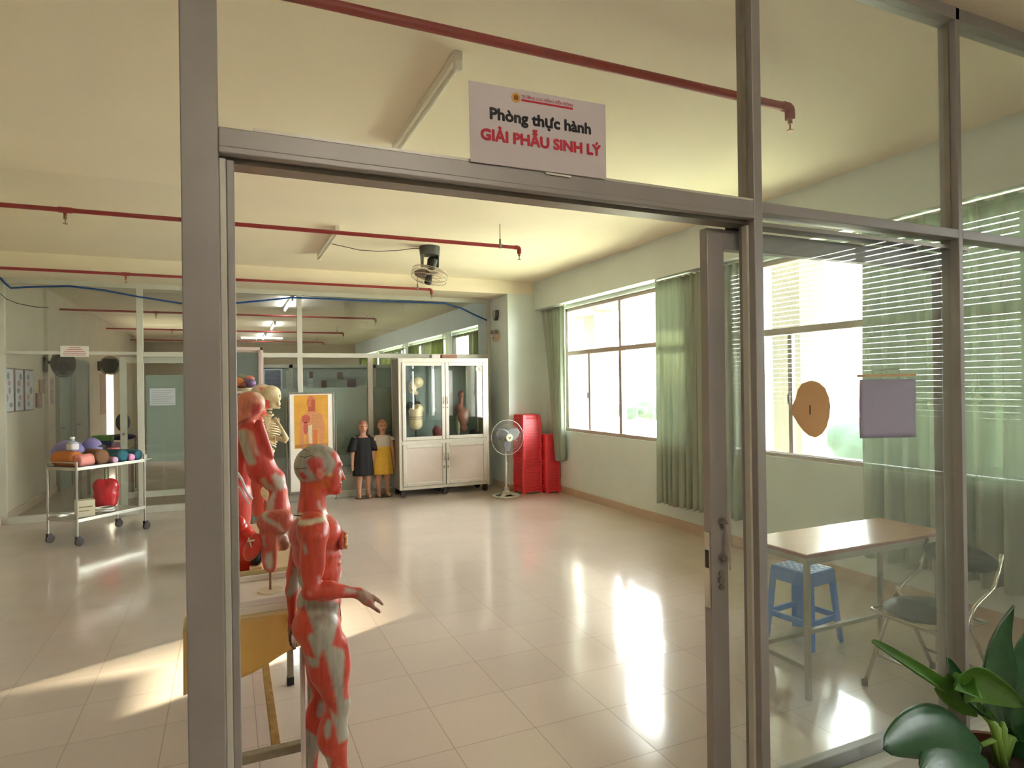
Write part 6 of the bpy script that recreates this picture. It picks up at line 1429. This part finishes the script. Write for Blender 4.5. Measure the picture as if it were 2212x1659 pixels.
tag(MB().box(30, -40, -10, 36, 300, -9.9).box(62, -40, -10, 66, 300, -9.88).build('road', pbr('pale_road', (206, 206, 202), .9)), 'pale road strips far below the windows', 'road')
TRE = pbr('tree_foliage', (40, 58, 44), .9, noise=.4, nscale=1.5, bump=1, bscale=3)
rnd = random.Random(21)
def tree(px_, X, ztop, r, lab):
    y_ = at(px_, 900, X=X).y
    t = thing('tree', (X, y_, -10), lab, 'tree', 'trees outside the window')
    P = [eli((X+rnd.uniform(-r, r)*.7, y_+rnd.uniform(-r, r)*.7, ztop-r*rnd.uniform(.5, 1.6)), (r*.6, r*.6, r*.5)) for _ in range(10)]+[eli((X, y_, ztop-r*1.1), (r*.9, r*.9, r*1.0))]
    soft('crown', P, r*.09, TRE, t, k=r*.2)
    MB().cyl((X, y_, -10), (X, y_, ztop-r*1.2), r*.1, n=10).build('trunk', pbr('bark', (110, 92, 76), .9), t)
for i, (p_, X, zt_, r) in enumerate(((1354, 46, -.3, 1.3), (1370, 54, .2, 1.5), (1389, 50, -.1, 1.4), (1408, 58, -.6, 1.6), (1430, 48, -.5, 1.3), (1852, 44, -1.2, 2.0), (1880, 50, -1.4, 2.2), (1236, 70, -2.0, 2.2))):
    tree(p_, X, zt_, r, ['leftmost tree seen through the right pane of the far window', 'second tree from the left in the right pane of the far window', 'third tree from the left in the right pane of the far window', 'fourth tree from the left in the right pane of the far window', 'rightmost tree in the right pane of the far window', 'tree in the window behind the hanging sheet, left one', 'tree in the window behind the hanging sheet, right one', 'tree in front of the distant building, left edge of the far window'][i])
def building(px1, px2, X, ztop, rgb, lab):
    ya, yb = at(px2, 900, X=X).y, at(px1, 900, X=X).y
    t = thing('building', (X+6, (ya+yb)/2, -10), lab, 'building')
    MB().box(X, ya, -10, X+12, yb, ztop).build('wall', pbr('bld_%d' % rgb[0], rgb, .8, noise=.05), t)
    n = max(2, int((yb-ya)/3)); 
    for k in range(n):
        for z in range(3):
            zz = ztop-2.2-3.2*z
            MB().box(X-.05, ya+(k+.3)*(yb-ya)/n, zz-1.5, X+.02, ya+(k+.75)*(yb-ya)/n, zz).build('window', pbr('bld_glass', (120, 140, 160), .2), t)
building(1222, 1250, 95, 1.0, (206, 212, 220), 'distant pale building at the left edge of the far window')
building(1347, 1362, 140, 4.0, (214, 216, 218), 'distant pale tower above the trees in the far window')
building(1378, 1440, 160, -1.0, (200, 206, 212), 'long low distant building behind the trees in the far window')
t = thing('building', (44, 18, -10), 'tall neighbouring block beyond the right edge of the windows', 'building')
MB().box(40, 12.5, -10, 41, 16.95, 46).box(40, 16.95, -10, 41, 18.75, 1.72+36*SEL).box(40, 18.75, -10, 41, 24, 46).build('wall', pbr('bld_206', (206, 212, 220)), t)  # added out of view, its notch lets through only the wanted sun patch
# ================================================================= LIGHT
wd = bpy.data.worlds.new('sky'); SC.world = wd; wd.use_nodes = True
nt = wd.node_tree; nt.nodes.clear()
bg = nt.nodes.new('ShaderNodeBackground'); ow = nt.nodes.new('ShaderNodeOutputWorld'); nt.links.new(bg.outputs[0], ow.inputs[0])
bg.inputs['Color'].default_value = (.98, .98, .98, 1); bg.inputs['Strength'].default_value = SKY
sd = bpy.data.lights.new('sun', 'SUN'); sd.energy = SUN; sd.angle = .012; sd.color = (1, .84, .60)
so = bpy.data.objects.new('sun', sd); COL.objects.link(so)
so.rotation_euler = Vector((-1, -SAZ, -SEL)).to_track_quat('-Z', 'Y').to_euler()
# added fill lamp, unseen behind the viewer, brightens the sides facing the camera
x, y = .45, -6.0
t = thing('corridor_lamp', (x, y, ZC), 'ceiling tube lamp of the corridor behind the viewer', 'tube light')
MB().box(x-.6, y-.03, ZC-.05, x+.6, y+.03, ZC).build('housing', WPLA, t)
MB().cyl((x-.58, y, ZC-.07), (x+.58, y, ZC-.07), .016, n=12).build('glass_tube', pbr('corridor_tube', (255, 255, 255), .4, emit=(255, 246, 232), estr=FILL), t, smooth='auto')
# ================================================================= CAMERA AND VIEW
cd = bpy.data.cameras.new('camera'); co = bpy.data.objects.new('camera', cd); COL.objects.link(co)
cd.sensor_fit = 'HORIZONTAL'; cd.sensor_width = 36; cd.lens = FPX/2212*36; cd.clip_start = .05; cd.clip_end = 900
M = Matrix.Identity(4)
for i in range(3): M[i][0], M[i][1], M[i][2], M[i][3] = CR[i], CU[i], -CF[i], CAM[i]
co.matrix_world = M
SC.camera = co
vs = SC.view_settings
SC.display_settings.display_device = 'sRGB'
vs.view_transform = 'Standard'; vs.look = 'None'; vs.gamma = 1; vs.use_curve_mapping = False; vs.exposure = EXPO
cy = SC.cycles
cy.max_bounces = 10; cy.diffuse_bounces = 6; cy.glossy_bounces = 5; cy.transmission_bounces = 8; cy.transparent_max_bounces = 24
cy.sample_clamp_indirect = 8; cy.caustics_reflective = False; cy.caustics_refractive = False
cy.use_denoising = True
